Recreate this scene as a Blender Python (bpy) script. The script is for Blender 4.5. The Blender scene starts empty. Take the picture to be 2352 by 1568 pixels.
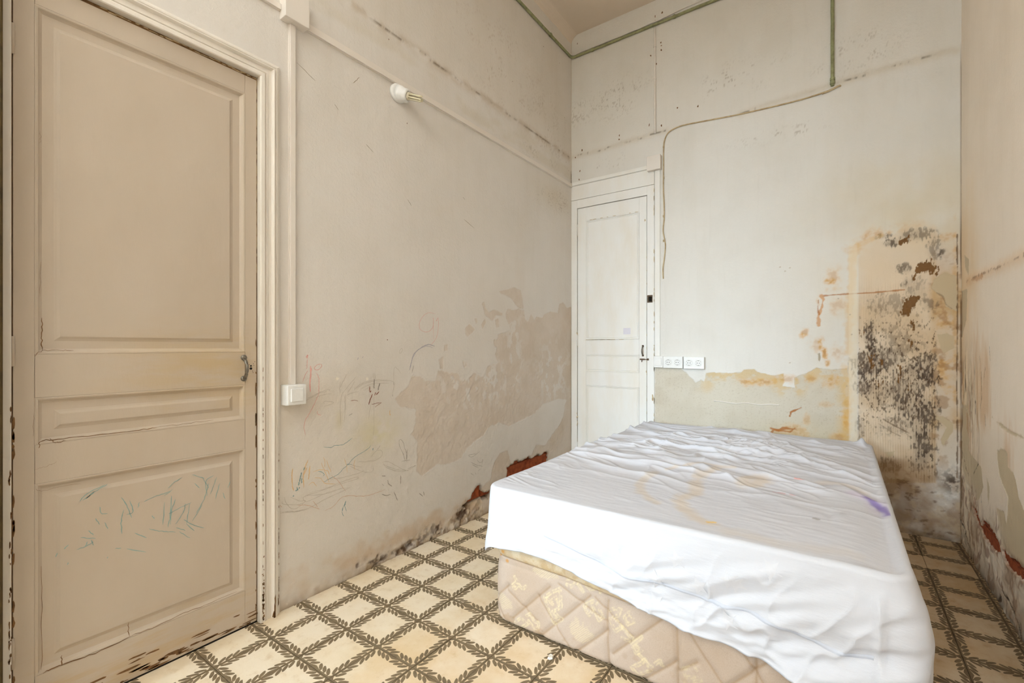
import bpy, bmesh, math, random
import numpy as np
from mathutils import Vector, Matrix

# ------------------------------------------------------------------ camera, world, light, exposure
SC = bpy.context.scene
COL = SC.collection
XL, XR, YB, YF, ZC = -2.05, 0.60, 3.60, -4.50, 4.00      # left, right, back, front walls, ceiling
cam_d = bpy.data.cameras.new('camera'); cam = bpy.data.objects.new('camera', cam_d); COL.objects.link(cam)
SC.camera = cam
cam_d.sensor_width = 36.0; cam_d.lens = 36.0*1036.0/2352.0
cam_d.shift_x = (1176-1242.6)/2352.0; cam_d.shift_y = (795.6-784)/2352.0
cam.location = (0, 0, 1.164); cam.rotation_euler = (math.pi/2, 0, math.radians(33.527)); cam_d.clip_start = 0.02
world = bpy.data.worlds.new('sky'); SC.world = world; world.use_nodes = True
bg = world.node_tree.nodes['Background']; bg.inputs[0].default_value = (0.78, 0.88, 1.0, 1); bg.inputs[1].default_value = 0.35

def area(name, loc, rot, sx, sy, power, color, spread):
    l = bpy.data.lights.new(name, 'AREA'); l.shape = 'RECTANGLE'; l.size = sx; l.size_y = sy
    l.energy = power; l.color = color; l.spread = math.radians(spread)
    o = bpy.data.objects.new(name, l); COL.objects.link(o); o.location = loc; o.rotation_euler = rot
    return o
# daylight through the balcony doorway in the wall behind the camera
area('daylight', (-1.95, -8.5, 3.1), (math.radians(80.5), 0, math.radians(-5)), 1.0, 2.2, 112, (0.69, 0.87, 1.0), 60)
# added fill lamp behind the camera, tilted up to bounce off the ceiling
area('bounce_fill', (XR-0.10, -2.2, 1.9), (0, math.radians(147), 0), 1.6, 1.4, 455, (0.68, 0.85, 1.0), 105)
SC.view_settings.view_transform = 'Standard'; SC.view_settings.look = 'None'
SC.view_settings.exposure = 0.46; SC.view_settings.gamma = 1.0; SC.view_settings.use_curve_mapping = False
SC.cycles.use_denoising = True; SC.cycles.max_bounces = 12; SC.cycles.diffuse_bounces = 8

D = {'peel_left':[[(3.599,1.525),(3.517,1.512),(3.45,1.563),(3.387,1.539),(3.353,1.457),(3.25,1.462),(3.146,1.437),(3.121,1.401),(3.035,1.407),(2.999,1.381),(2.956,1.425),(2.906,1.357),(2.872,1.375),(2.856,1.445),(2.784,1.453),(2.731,1.437),(2.649,1.448),(2.625,1.399),(2.645,1.351),(2.689,1.285),(2.599,1.264),(2.532,1.25),(2.528,1.166),(2.504,1.107),(2.532,1.046),(2.421,1.026),(2.368,0.948),(2.283,0.987),(2.202,0.936),(2.125,0.994),(2.036,0.999),(1.951,1.023),(1.938,0.953),(1.852,0.958),(1.813,0.99),(1.752,0.995),(1.722,0.929),(1.681,0.908),(1.635,0.875),(1.658,0.836),(1.722,0.81),(1.78,0.799),(1.776,0.712),(1.749,0.659),(1.788,0.614),(1.792,0.535),(1.788,0.439),(1.826,0.403),(1.884,0.422),(1.951,0.447),(2.05,0.426),(2.155,0.441),(2.21,0.496),(2.3,0.53),(2.386,0.555),(2.421,0.596),(2.551,0.613),(2.669,0.571),(2.784,0.592),(2.999,0.623),(3.121,0.684),(3.359,0.709),(3.517,0.686),(3.599,0.709)],[(3.599,0.709),(3.517,0.686),(3.479,0.631),(3.458,0.544),(3.387,0.473),(3.25,0.4),(3.146,0.334),(3.022,0.371),(2.963,0.302),(2.816,0.292),(2.689,0.288),(2.649,0.399),(2.551,0.39),(2.485,0.338),(2.448,0.228),(2.317,0.182),(2.234,0.139),(2.218,-0.001),(3.599,-0.451)],[(2.551,1.563),(2.639,1.585),(2.731,1.613),(2.816,1.597),(2.838,1.528),(2.852,1.458),(2.806,1.455),(2.752,1.476),(2.689,1.528),(2.629,1.541),(2.57,1.547)],[(2.36,1.458),(2.386,1.475),(2.395,1.432),(2.439,1.406),(2.494,1.427),(2.589,1.409),(2.589,1.391),(2.513,1.387),(2.476,1.343),(2.439,1.359),(2.395,1.38)],[(2.194,1.286),(2.234,1.315),(2.292,1.278),(2.259,1.255),(2.218,1.227),(2.194,1.248)],[(2.288,1.351),(2.308,1.36),(2.314,1.324),(2.297,1.318)],[(2.351,1.315),(2.395,1.357),(2.403,1.328),(2.368,1.287)],[(2.004,1.176),(2.036,1.178),(2.036,1.14),(2.007,1.135)],[(2.168,1.068),(2.226,1.061),(2.218,1.039),(2.186,1.024)],[(1.958,1.084),(2,1.104),(2,1.021),(1.972,1.027)],[(2.504,1.356),(2.541,1.37),(2.551,1.311),(2.517,1.297)],[(2.485,1.213),(2.532,1.22),(2.532,1.154),(2.49,1.166)]],
'chip_left':[[(1.28,1.008),(1.288,1.015),(1.302,1.005),(1.289,1),(1.281,1)],[(1.451,1.003),(1.457,1.005),(1.464,0.996),(1.459,0.986),(1.453,0.99)]],
'hole_left':[[(2.636,0.271),(2.671,0.274),(2.714,0.278),(2.734,0.293),(2.765,0.302),(2.793,0.282),(2.844,0.281),(2.891,0.281),(2.912,0.292),(2.961,0.271),(3.016,0.277),(3.044,0.292),(3.073,0.268),(3.107,0.263),(3.143,0.281),(3.203,0.28),(3.195,0.237),(3.188,0.173),(3.172,0.112),(2.855,0.113),(2.638,0.098),(2.629,0.192),(2.647,0.234)],[(2.165,0.125),(2.205,0.141),(2.25,0.154),(2.266,0.182),(2.289,0.201),(2.316,0.221),(2.336,0.224),(2.348,0.204),(2.354,0.174),(2.389,0.146),(2.443,0.15),(2.443,0.101),(2.385,0.112),(2.344,0.128),(2.305,0.132),(2.266,0.129),(2.224,0.126),(2.224,0.105),(2.205,0.093),(2.187,0.11)]],
'damp_left':[[(1.207,0.136),(1.304,0.156),(1.484,0.133),(1.635,0.139),(1.756,0.143),(1.901,0.162),(2.046,0.138),(2.13,0.143),(2.249,0.171),(2.361,0.119),(2.361,0.032),(2.13,0.011),(1.991,0.027),(1.803,0.036),(1.583,0.046),(1.427,0.032),(1.304,0.043)],[(1.039,0.141),(1.102,0.142),(1.139,0.069),(1.117,0.028),(1.053,0.071)]],
'crumble_left':[[(1.006,-0.004),(1.304,0.004),(1.427,0.056),(1.484,0.059),(1.542,0.04),(1.646,0.066),(1.791,0.067),(1.914,0.087),(1.978,0.061),(1.991,0.027),(2.116,0.117),(2.204,0.132),(2.361,0.119),(2.377,-0.028),(1.689,-0.012),(1.304,-0.019),(1.012,-0.021)]],
'dark_left':[[(1.409,0.039),(1.474,0.054),(1.542,0.036),(1.614,0.051),(1.711,0.042),(1.803,0.063),(1.914,0.087),(1.978,0.066),(1.985,0.029),(1.876,0.019),(1.756,0.016),(1.614,0.008),(1.484,0.017)],[(2.101,0.06),(2.13,0.102),(2.219,0.096),(2.234,0.05),(2.144,0.036)],[(2.159,0.134),(2.219,0.127),(2.204,0.09)]],
'crack_left':[(1.325,2.882),(1.443,2.883),(1.626,2.882),(1.822,2.888),(2.111,2.874),(2.315,2.88),(2.706,2.883),(3.143,2.879),(3.547,2.875)],
'crack_left2':[(3.547,2.875),(3.595,2.8),(3.595,2.661)],
'scrib_left':[('pink',3,[(1.14,1.105),(1.139,1.083),(1.138,1.06)]),('pink',3,[(1.14,1.123),(1.135,1.116),(1.14,1.111),(1.143,1.125)]),('pink',3,[(1.208,1.08),(1.193,1.08),(1.178,1.07),(1.175,1.059),(1.19,1.054),(1.205,1.063),(1.21,1.074),(1.207,1.08)]),('pink',3,[(1.181,1.04),(1.19,1.029),(1.196,1.006),(1.196,0.977),(1.195,0.942),(1.187,0.92),(1.175,0.895),(1.161,0.869),(1.143,0.842),(1.132,0.824),(1.127,0.802),(1.129,0.774),(1.132,0.757)]),('pink',9,[(1.156,1.074),(1.157,1.048),(1.155,1.014),(1.153,0.986),(1.156,0.954)]),('pink',9,[(1.141,1.126),(1.138,1.114)]),('pink',3,[(1.143,1.054),(1.129,1.03),(1.119,1.002)]),('pink',3,[(1.19,0.862),(1.19,0.848),(1.205,0.837)]),('pink',3,[(1.951,1.331),(1.935,1.318),(1.954,1.339),(1.954,1.278),(1.938,1.217),(1.891,1.171)]),('pink',3,[(1.931,1.363),(1.871,1.365),(1.826,1.337),(1.803,1.292),(1.82,1.259),(1.871,1.252),(1.911,1.282),(1.913,1.337),(1.917,1.206)]),('brown',6,[(1.473,0.957),(1.472,0.931),(1.477,0.926),(1.48,0.934)]),('brown',6,[(1.509,0.922),(1.503,0.906)]),('brown',6,[(1.53,0.923),(1.513,0.908)]),('brown',6,[(1.49,0.914),(1.475,0.886),(1.466,0.861)]),('brown',3,[(1.547,0.863),(1.528,0.855),(1.505,0.843)]),('brown',3,[(1.543,0.865),(1.509,0.862),(1.483,0.86)]),('brown',3,[(1.362,0.891),(1.383,0.892),(1.405,0.885)]),('pencil',2.2,[(1.381,0.945),(1.41,0.967),(1.45,0.981),(1.498,0.987),(1.559,0.983),(1.627,0.969),(1.623,0.932),(1.614,0.899)]),('pencil',2.2,[(1.386,0.948),(1.432,0.969),(1.498,0.982),(1.59,0.975)]),('pencil',2.2,[(1.417,0.945),(1.457,0.961),(1.513,0.97),(1.594,0.964)]),('pencil',2.2,[(1.441,0.938),(1.468,0.951)]),('pencil',2.2,[(1.309,0.924),(1.335,0.952),(1.362,0.98),(1.391,1.009)]),('pencil',2.2,[(1.305,0.963),(1.319,0.989),(1.34,1.026)]),('pencil',2.2,[(1.348,0.937),(1.369,0.964),(1.383,0.988)]),('pencil',2.2,[(1.315,0.926),(1.308,0.896),(1.305,0.852),(1.307,0.776)]),('pencil',2.2,[(1.33,0.919),(1.332,0.888),(1.33,0.834),(1.326,0.789)]),('pencil',2.2,[(1.342,0.922),(1.369,0.93),(1.407,0.933)]),('pencil',2.2,[(1.305,0.99),(1.302,0.957),(1.305,0.924)]),('pencil',2.2,[(1.503,1.025),(1.507,0.993)]),('pencil',2.2,[(1.494,1.026),(1.498,0.987)]),('pencil',2.2,[(1.498,0.91),(1.498,0.749),(1.494,0.695)]),('pencil',2.2,[(1.479,0.86),(1.464,0.785)]),('pencil',2.2,[(1.101,0.889),(1.121,0.91),(1.167,0.928),(1.208,0.95),(1.248,0.957),(1.247,0.95)]),('pencil',2.2,[(1.14,0.925),(1.167,0.932),(1.19,0.943),(1.236,0.948)]),('pencil',2.2,[(1.178,0.921),(1.208,0.933),(1.257,0.937)]),('pencil',2.2,[(1.22,0.888),(1.226,0.902),(1.27,0.894),(1.257,0.884),(1.22,0.879)]),('pencil',2.2,[(1.623,0.969),(1.631,1.05),(1.677,1.01)]),('pencil',2.2,[(1.677,1.154),(1.664,1.141),(1.666,1.127),(1.681,1.137),(1.681,1.151),(1.672,1.154)]),('charcoal',8,[(1.5,0.992),(1.499,0.968),(1.498,0.942)]),('charcoal',8,[(1.537,0.968),(1.528,0.949),(1.524,0.93)]),('blue',7,[(1.924,1.166),(1.871,1.176),(1.807,1.151),(1.764,1.118),(1.746,1.07),(1.734,1.028)]),('blue',4,[(1.911,1.158),(1.852,1.166),(1.788,1.137),(1.752,1.089),(1.74,1.042)]),('blue',4,[(1.405,1.108),(1.4,1.097)]),('blue',4,[(1.435,1.114),(1.428,1.105)]),('charcoal',3,[(1.764,1.055),(1.752,1.013)]),('charcoal',3,[(1.623,0.966),(1.625,0.951)]),('charcoal',3,[(1.618,0.899),(1.618,0.889)]),('charcoal',3,[(1.352,0.819),(1.372,0.827)]),('orange',5,[(1.6,0.817),(1.598,0.797),(1.603,0.787)]),('orange',5,[(1.074,0.616),(1.071,0.578),(1.073,0.536),(1.079,0.516)]),('orange',5,[(1.146,0.64),(1.136,0.621),(1.129,0.598),(1.122,0.56),(1.125,0.517)]),('orange',5,[(1.153,0.609),(1.149,0.57),(1.145,0.549)]),('orange',5,[(1.14,0.606),(1.126,0.576)]),('orange',3,[(1.22,0.638),(1.226,0.611),(1.225,0.588)]),('orange',3,[(1.208,0.614),(1.226,0.567),(1.248,0.509)]),('orange',3,[(1.233,0.621),(1.257,0.557)]),('orange',3,[(1.167,0.578),(1.202,0.581),(1.239,0.567),(1.248,0.547)]),('orange',3,[(1.328,0.607),(1.338,0.574),(1.342,0.537)]),('orange',3,[(1.146,0.523),(1.167,0.531),(1.184,0.508)]),('orange',3,[(1.175,0.55),(1.205,0.54),(1.226,0.511),(1.28,0.495)]),('orange',3,[(1.386,0.589),(1.379,0.565),(1.386,0.539)]),('red',3,[(1.225,0.38),(1.27,0.39),(1.309,0.418),(1.352,0.417),(1.435,0.392),(1.498,0.388),(1.567,0.391)]),('red',3,[(1.018,0.467),(1.028,0.456)]),('red',3,[(1.093,0.445),(1.135,0.433),(1.172,0.414),(1.199,0.396)]),('red',3,[(1.167,0.444),(1.19,0.41)]),('red',3,[(1.257,0.542),(1.292,0.507),(1.335,0.444)]),('teal',3,[(1.219,0.518),(1.245,0.527),(1.289,0.537),(1.322,0.56),(1.352,0.578),(1.386,0.604),(1.439,0.622),(1.468,0.635),(1.479,0.649)]),('teal',3,[(1.19,0.575),(1.208,0.57),(1.222,0.556),(1.219,0.547)]),('teal',3,[(1.22,0.685),(1.257,0.676),(1.276,0.683),(1.315,0.678),(1.345,0.689),(1.372,0.703)]),('teal',3,[(1.317,0.353),(1.322,0.371),(1.337,0.395)]),('teal',3,[(1.328,0.373),(1.338,0.346)]),('teal',3,[(1.317,0.368),(1.315,0.344),(1.323,0.323)]),('teal',3,[(1.338,0.577),(1.369,0.571)]),('teal',6,[(1.337,0.394),(1.328,0.373)]),('teal',6,[(1.13,0.611),(1.123,0.596)]),('teal',6,[(1.102,0.548),(1.1,0.532)]),('teal',6,[(1.093,0.528),(1.097,0.511)]),('teal',6,[(1.114,0.59),(1.109,0.569),(1.104,0.548)]),('teal',6,[(1.115,0.562),(1.114,0.54)]),('teal',6,[(1.492,0.629),(1.49,0.618)]),('teal',6,[(1.098,0.516),(1.086,0.512)]),('teal',6,[(1.105,0.525),(1.101,0.518)]),('teal',6,[(1.078,0.494),(1.076,0.489)]),('pencil',2.2,[(1.149,0.486),(1.226,0.485),(1.296,0.494),(1.369,0.5),(1.4,0.499),(1.403,0.49),(1.362,0.489),(1.296,0.488),(1.208,0.481),(1.126,0.475),(1.132,0.451),(1.167,0.452),(1.239,0.464),(1.309,0.463),(1.355,0.457)]),('pencil',2.2,[(1.036,0.497),(1.044,0.473),(1.065,0.44),(1.093,0.432),(1.126,0.45),(1.129,0.457),(1.104,0.462),(1.065,0.489)]),('pencil',2.2,[(1.028,0.481),(1.033,0.468),(1.093,0.448),(1.126,0.448)]),('pencil',2.2,[(1.018,0.438),(1.065,0.423),(1.121,0.414),(1.167,0.421),(1.239,0.438),(1.309,0.448),(1.369,0.46)]),('pencil',2.2,[(1.018,0.43),(1.052,0.43),(1.093,0.418),(1.14,0.415)]),('pencil',2.2,[(1.236,0.529),(1.289,0.519),(1.352,0.516),(1.417,0.519),(1.439,0.527)]),('pencil',2.2,[(1.352,0.568),(1.403,0.535),(1.457,0.51),(1.49,0.509),(1.494,0.534)]),('pencil',2.2,[(1.468,0.562),(1.513,0.562),(1.547,0.578),(1.547,0.604),(1.516,0.613)]),('pencil',2.2,[(1.475,0.583),(1.505,0.606),(1.537,0.635),(1.52,0.616)]),('pencil',2.2,[(1.551,0.541),(1.582,0.541),(1.631,0.51),(1.694,0.469),(1.724,0.459),(1.651,0.479),(1.574,0.519),(1.551,0.541)]),('pencil',2.2,[(1.555,0.53),(1.59,0.499),(1.672,0.464),(1.724,0.462),(1.786,0.473)]),('pencil',2.2,[(1.129,0.474),(1.14,0.477),(1.214,0.462),(1.289,0.46)]),('pencil',2.2,[(1.355,0.574),(1.396,0.555),(1.432,0.541)]),('pencil',2.2,[(1.403,0.576),(1.439,0.568),(1.498,0.565)]),('charcoal',2.5,[(1.706,0.515),(1.685,0.564),(1.666,0.605),(1.66,0.637),(1.672,0.643),(1.689,0.625),(1.698,0.592),(1.711,0.555),(1.715,0.509)]),('charcoal',2.5,[(1.715,0.509),(1.717,0.582)]),('charcoal',2.5,[(1.702,0.522),(1.685,0.567)]),('charcoal',2.5,[(1.711,0.521),(1.711,0.576)]),('charcoal',2.5,[(1.677,0.521),(1.737,0.515)]),('charcoal',2.5,[(1.719,0.47),(1.786,0.476)]),('charcoal',2.5,[(1.559,0.414),(1.547,0.427)]),('charcoal',5,[(1.584,0.438),(1.59,0.416),(1.614,0.397)]),('charcoal',5,[(1.547,0.47),(1.57,0.464)]),('charcoal',5,[(1.625,0.364),(1.649,0.309)]),('charcoal',5,[(1.672,0.443),(1.672,0.395)]),('charcoal',5,[(1.547,0.371),(1.574,0.357),(1.602,0.356)]),('charcoal',5,[(1.804,0.307),(1.833,0.28)]),('charcoal',5,[(1.836,0.309),(1.842,0.283)]),('charcoal',5,[(1.632,0.349),(1.648,0.31)]),('charcoal',2.5,[(2.305,0.4),(2.328,0.377),(2.36,0.372),(2.364,0.39),(2.356,0.349)]),('charcoal',2.5,[(2.336,0.449),(2.258,0.428),(2.224,0.445),(2.297,0.441)]),('charcoal',2.5,[(2.243,0.395),(2.312,0.359),(2.368,0.341)]),('charcoal',2.5,[(2.258,0.376),(2.32,0.341)]),('charcoal',2.5,[(2.344,0.331),(2.32,0.32)]),('charcoal',2.5,[(2.243,0.322),(2.273,0.3)]),('charcoal',2.5,[(2.289,0.314),(2.297,0.299)])],
'scratch_left':[[(1.093,2.45),(1.179,2.409)],[(1.451,2.214),(1.496,2.187)],[(2.179,1.996),(2.283,1.959)],[(2.171,2.138),(2.19,2.127)],[(1.275,2.343),(1.297,2.324)],[(1.374,2.492),(1.412,2.541)],[(1.719,2.002),(1.746,1.971)]],
'scrib_door':[[(0.393,0.661),(0.415,0.683),(0.454,0.7)],[(0.401,0.661),(0.431,0.684),(0.462,0.7)],[(0.408,0.665),(0.427,0.68)],[(0.442,0.629),(0.446,0.606),(0.462,0.601)],[(0.496,0.645),(0.51,0.614),(0.523,0.566)],[(0.502,0.6),(0.496,0.564),(0.497,0.52)],[(0.518,0.628),(0.527,0.587),(0.51,0.581)],[(0.544,0.615),(0.54,0.597)],[(0.431,0.595),(0.442,0.57)],[(0.615,0.595),(0.611,0.515)],[(0.625,0.644),(0.648,0.662),(0.668,0.672)],[(0.615,0.618),(0.639,0.635)],[(0.636,0.612),(0.632,0.543),(0.625,0.499)],[(0.632,0.508),(0.636,0.559),(0.648,0.597)],[(0.627,0.548),(0.658,0.559),(0.697,0.571)],[(0.678,0.571),(0.673,0.543),(0.648,0.503)],[(0.692,0.567),(0.682,0.492)],[(0.713,0.524),(0.738,0.572),(0.754,0.629)],[(0.749,0.581),(0.744,0.638),(0.77,0.656)],[(0.7,0.498),(0.733,0.549)],[(0.673,0.513),(0.697,0.487),(0.738,0.458)],[(0.776,0.561),(0.792,0.62)],[(0.759,0.584),(0.781,0.647)],[(0.651,0.49),(0.678,0.469)],[(0.658,0.473),(0.692,0.437)],[(0.531,0.511),(0.564,0.483)],[(0.51,0.463),(0.564,0.432)],[(0.48,0.475),(0.496,0.471)],[(0.397,0.542),(0.431,0.527)],[(0.386,0.507),(0.408,0.509),(0.427,0.518)],[(0.358,0.518),(0.368,0.529)],[(0.344,0.513),(0.34,0.502)],[(0.579,0.557),(0.586,0.543)],[(0.57,0.512),(0.606,0.491),(0.648,0.475)],[(0.557,0.614),(0.593,0.624),(0.634,0.63)],[(0.682,0.492),(0.707,0.459)],[(0.454,0.572),(0.462,0.548)],[(0.408,0.509),(0.412,0.523)],[(0.803,0.579),(0.809,0.552)],[(0.707,0.641),(0.723,0.619)],[(0.733,0.659),(0.754,0.611)],[(0.7,0.676),(0.738,0.652)],[(0.82,0.593),(0.828,0.617)],[(0.414,0.559),(0.427,0.541)],[(0.421,0.525),(0.427,0.507)],[(0.368,0.473),(0.366,0.466)],[(0.462,0.455),(0.46,0.45)]],
'peel_back':[[(-1.265,0.995),(-1.056,0.99),(-1.008,0.957),(-0.937,0.881),(-0.898,0.91),(-0.872,0.884),(-0.862,0.965),(-0.673,0.967),(-0.61,0.973),(-0.592,0.996),(-0.519,1.001),(-0.501,0.979),(-0.405,0.957),(-0.331,0.972),(-0.325,0.914),(-0.336,0.886),(-0.261,0.877),(-0.269,0.947),(-0.19,0.983),(-0.131,1.02),(-0.054,1.008),(0.038,1.019),(0.055,0.951),(0.055,0.32),(-1.265,0.113)],[(-0.125,1.116),(-0.112,1.119),(-0.106,1.088),(-0.114,1.059),(-0.123,1.071)]],
'panel_back':[(0.097,1.829),(0.189,1.856),(0.255,1.892),(0.384,1.89),(0.49,1.89),(0.49,0.335),(0.097,0.27)],
'gray_back':[[(0.462,1.522),(0.477,1.571),(0.523,1.612),(0.579,1.587),(0.583,1.374),(0.551,1.391),(0.531,1.407),(0.525,1.457),(0.489,1.489)],[(0.493,1.237),(0.534,1.242),(0.568,1.226),(0.568,1.157),(0.519,1.121),(0.5,1.177)],[(0.481,0.732),(0.516,0.745),(0.564,0.71),(0.561,0.65),(0.519,0.565),(0.504,0.603),(0.534,0.677)],[(0.24,0.489),(0.286,0.505),(0.29,0.479),(0.248,0.463)]],
'brown_back':[[(0.311,1.806),(0.316,1.83),(0.335,1.845),(0.357,1.848),(0.36,1.819),(0.347,1.81),(0.327,1.806)],[(0.375,1.564),(0.387,1.62),(0.383,1.646),(0.403,1.675),(0.435,1.685),(0.458,1.694),(0.474,1.657),(0.49,1.651),(0.489,1.6),(0.466,1.597),(0.443,1.62),(0.415,1.622),(0.395,1.614),(0.387,1.578)],[(0.316,1.365),(0.327,1.417),(0.335,1.458),(0.355,1.477),(0.383,1.481),(0.415,1.461),(0.395,1.424),(0.379,1.383),(0.355,1.353)],[(0.163,1.108),(0.18,1.108),(0.18,1.038),(0.167,1.027)],[(0.302,1.041),(0.327,1.047),(0.323,0.948),(0.306,0.942)],[(0.351,0.944),(0.363,0.949),(0.359,0.892)],[(0.371,1.322),(0.387,1.316),(0.379,1.249),(0.371,1.27)],[(0.108,1.254),(0.132,1.255),(0.119,1.243)],[(0.214,1.082),(0.236,1.071),(0.223,1.05)],[(0.355,1.198),(0.375,1.203),(0.371,1.161)],[(0.197,0.964),(0.214,0.922),(0.201,0.911)],[(0.231,0.954),(0.24,0.923),(0.223,0.922)]],
'smudge_back':[((0.269,1.82),0.035,0.022,0.75),((0.335,1.65),0.03,0.025,0.6),((0.158,1.242),0.03,0.07,0.8),((0.145,1.027),0.06,0.09,0.75),((0.132,0.918),0.05,0.06,0.6),((0.223,1.082),0.06,0.08,0.5),((0.419,1.034),0.06,0.08,0.7),((0.427,0.973),0.05,0.07,0.6),((0.355,0.804),0.07,0.06,0.55),((0.435,0.749),0.06,0.09,0.75),((0.419,0.553),0.05,0.09,0.75),((0.427,0.431),0.06,0.06,0.7),((0.315,0.665),0.1,0.05,0.4),((0.11,0.635),0.02,0.07,0.5),((0.458,1.42),0.03,0.03,0.45),((0.477,1.763),0.03,0.06,0.45),((0.387,1.856),0.07,0.03,0.5),((0.231,1.867),0.04,0.015,0.6),((0.29,1.156),0.1,0.12,0.35),((0.265,0.861),0.1,0.1,0.35),((0.257,1.431),0.08,0.06,0.35),((0.512,1.734),0.012,0.02,0.6),((0.335,1.551),0.015,0.02,0.5),((0.395,1.516),0.05,0.06,0.3),((0.347,0.928),0.1,0.1,0.35),((0.265,0.418),0.05,0.04,0.6)],
'ochre_back':[((-0.055,1.603),0.03,0.02,0.7),((-0.036,1.635),0.05,0.06,0.35),((-0.036,1.546),0.04,0.02,0.4),((0.001,1.422),0.05,0.06,0.3),((-0.215,1.23),0.025,0.02,0.85),((-0.2,1.259),0.02,0.03,0.5),((-0.102,1.189),0.018,0.045,0.7),((-0.083,1.122),0.016,0.05,0.85),((-0.069,1.055),0.016,0.03,0.7),((-0.017,1.133),0.05,0.06,0.3),((-0.151,1.178),0.05,0.05,0.3),((-0.121,1.45),0.014,0.05,0.3),((0.033,0.66),0.02,0.06,0.85),((0.038,0.738),0.03,0.08,0.6),((0.001,0.557),0.06,0.03,0.5),((-0.19,0.674),0.02,0.07,0.35),((-0.074,0.774),0.05,0.02,0.3),((-0.055,0.921),0.06,0.05,0.6),((-0.291,0.933),0.1,0.03,0.4),((-0.47,0.908),0.1,0.025,0.6),((-0.593,0.903),0.06,0.03,0.5),((-0.17,0.944),0.06,0.03,0.45),((0.516,1.317),0.04,0.07,0.7),((0.527,1.006),0.045,0.12,0.75),((0.504,1.056),0.03,0.05,0.4),((0.572,1.295),0.012,0.5,0.45),((0.306,1.214),0.012,0.02,0.7),((0.083,1.8),0.05,0.04,0.4),((0.145,1.857),0.06,0.03,0.35),((0.231,1.888),0.1,0.03,0.3),((0.534,1.826),0.05,0.03,0.4),((0.306,1.909),0.12,0.04,0.2),((-0.27,0.574),0.1,0.05,0.4)],
'stroke_back':[([(0.092,1.821),(0.065,1.725),(0.063,1.572),(0.052,1.397),(0.047,1.244),(0.045,1.134)],0.022,'ochre',0.5),([(0.038,1.024),(0.047,0.859),(0.038,0.694),(0.029,0.538)],0.03,'ochre',0.45),([(0.083,1.822),(0.079,1.68),(0.081,1.527)],0.012,'pinkish',0.45),([(0.11,1.829),(0.163,1.855),(0.223,1.874)],0.015,'ochre',0.4),([(-0.097,1.505),(-0.036,1.51),(0.056,1.512),(0.18,1.51),(0.265,1.515),(0.335,1.518)],0.007,'rust',0.75),([(-0.107,1.506),(-0.093,1.483),(-0.102,1.438),(-0.114,1.393),(-0.121,1.36),(-0.123,1.309)],0.014,'flesh',0.95),([(-0.121,1.479),(-0.125,1.405),(-0.117,1.382)],0.008,'rust',0.7),([(-0.291,0.677),(-0.285,0.706),(-0.25,0.724),(-0.222,0.742)],0.008,'rust',0.9),([(-0.411,0.58),(-0.363,0.57),(-0.332,0.588),(-0.255,0.587)],0.014,'rust',0.85),([(-0.406,0.548),(-0.395,0.57),(-0.291,0.566),(-0.26,0.596)],0.01,'rust',0.8),([(0.231,0.7),(0.29,0.663),(0.363,0.624)],0.006,'dark',0.6),([(0.206,0.671),(0.265,0.629),(0.315,0.603)],0.005,'dark',0.4),([(0.581,1.83),(0.583,1.533),(0.582,1.236),(0.579,0.939),(0.583,0.642),(0.581,0.385)],0.005,'dark',0.75),([(0.489,1.489),(0.516,1.468),(0.531,1.417),(0.557,1.39)],0.005,'dark',0.4),([(0.052,1.068),(0.043,1.002),(0.065,0.926)],0.008,'graypl',0.7)],
'chips_back':[(-0.008,1.483),(0.065,1.243),(0.056,1.375),(-0.353,1.728),(-0.322,1.695),(-0.291,1.716),(0.038,0.903),(-0.291,1.05)],
'speck_back':[((-0.646,3.159),0.25,0.1),((-1.589,3.3),0.25,0.15),((0.074,3.094),0.2,0.1),((-0.331,2.672),0.25,0.04),((-1.712,2.766),0.2,0.06),((-1.971,3.278),0.15,0.1)],
'wire_back':[(-0.801,0.751),(-0.738,0.748),(-0.646,0.741),(-0.571,0.75),(-0.484,0.743),(-0.413,0.751),(-0.358,0.749)],
'lowerstain_back':[(0.206,0.41),(0.265,0.471),(0.347,0.461),(0.45,0.355),(0.504,0.03),(0.265,-0.025)],
'crack_backL':[(-2.053,2.895),(-1.971,2.895),(-1.754,2.891),(-1.67,2.897),(-1.509,2.902),(-1.355,2.903),(-1.262,2.912),(-1.171,2.909)],
'crack_backR':[(-0.616,2.885),(-0.385,2.903),(-0.121,2.913),(-0.041,2.917),(0.086,2.925),(0.244,2.928),(0.425,2.928),(0.555,2.934),(0.576,2.921)],
'gray_right':[[(3.524,1.694),(3.413,1.649),(3.431,1.562),(3.505,1.62)],[(3.677,1.423),(3.583,1.497),(3.457,1.488),(3.479,1.32),(3.583,1.218),(3.677,1.219)],[(3.677,0.812),(3.479,0.833),(3.479,0.694),(3.395,0.647),(3.486,0.466),(3.644,0.522)],[(3.635,0.603),(3.473,0.604),(3.327,0.563),(3.163,0.548),(3.118,0.455),(3.227,0.352),(3.435,0.372),(3.593,0.452)],[(2.872,0.688),(2.766,0.719),(2.721,0.707),(2.717,0.647),(2.647,0.64),(2.597,0.604),(2.578,0.558),(2.521,0.524),(2.434,0.532),(2.434,0.295),(2.812,0.274),(2.872,0.353),(2.885,0.422),(2.777,0.44),(2.743,0.402),(2.721,0.443),(2.717,0.519),(2.777,0.544),(2.836,0.578),(2.86,0.63)],[(3.059,0.525),(3.003,0.485),(3.017,0.405),(3.045,0.435)],[(2.946,0.833),(2.884,0.82),(2.802,0.824),(2.746,0.812),(2.643,0.809),(2.512,0.811),(2.512,0.802),(2.683,0.796),(2.836,0.809)],[(3.449,0.828),(3.486,0.797),(3.413,0.772)]],
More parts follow.
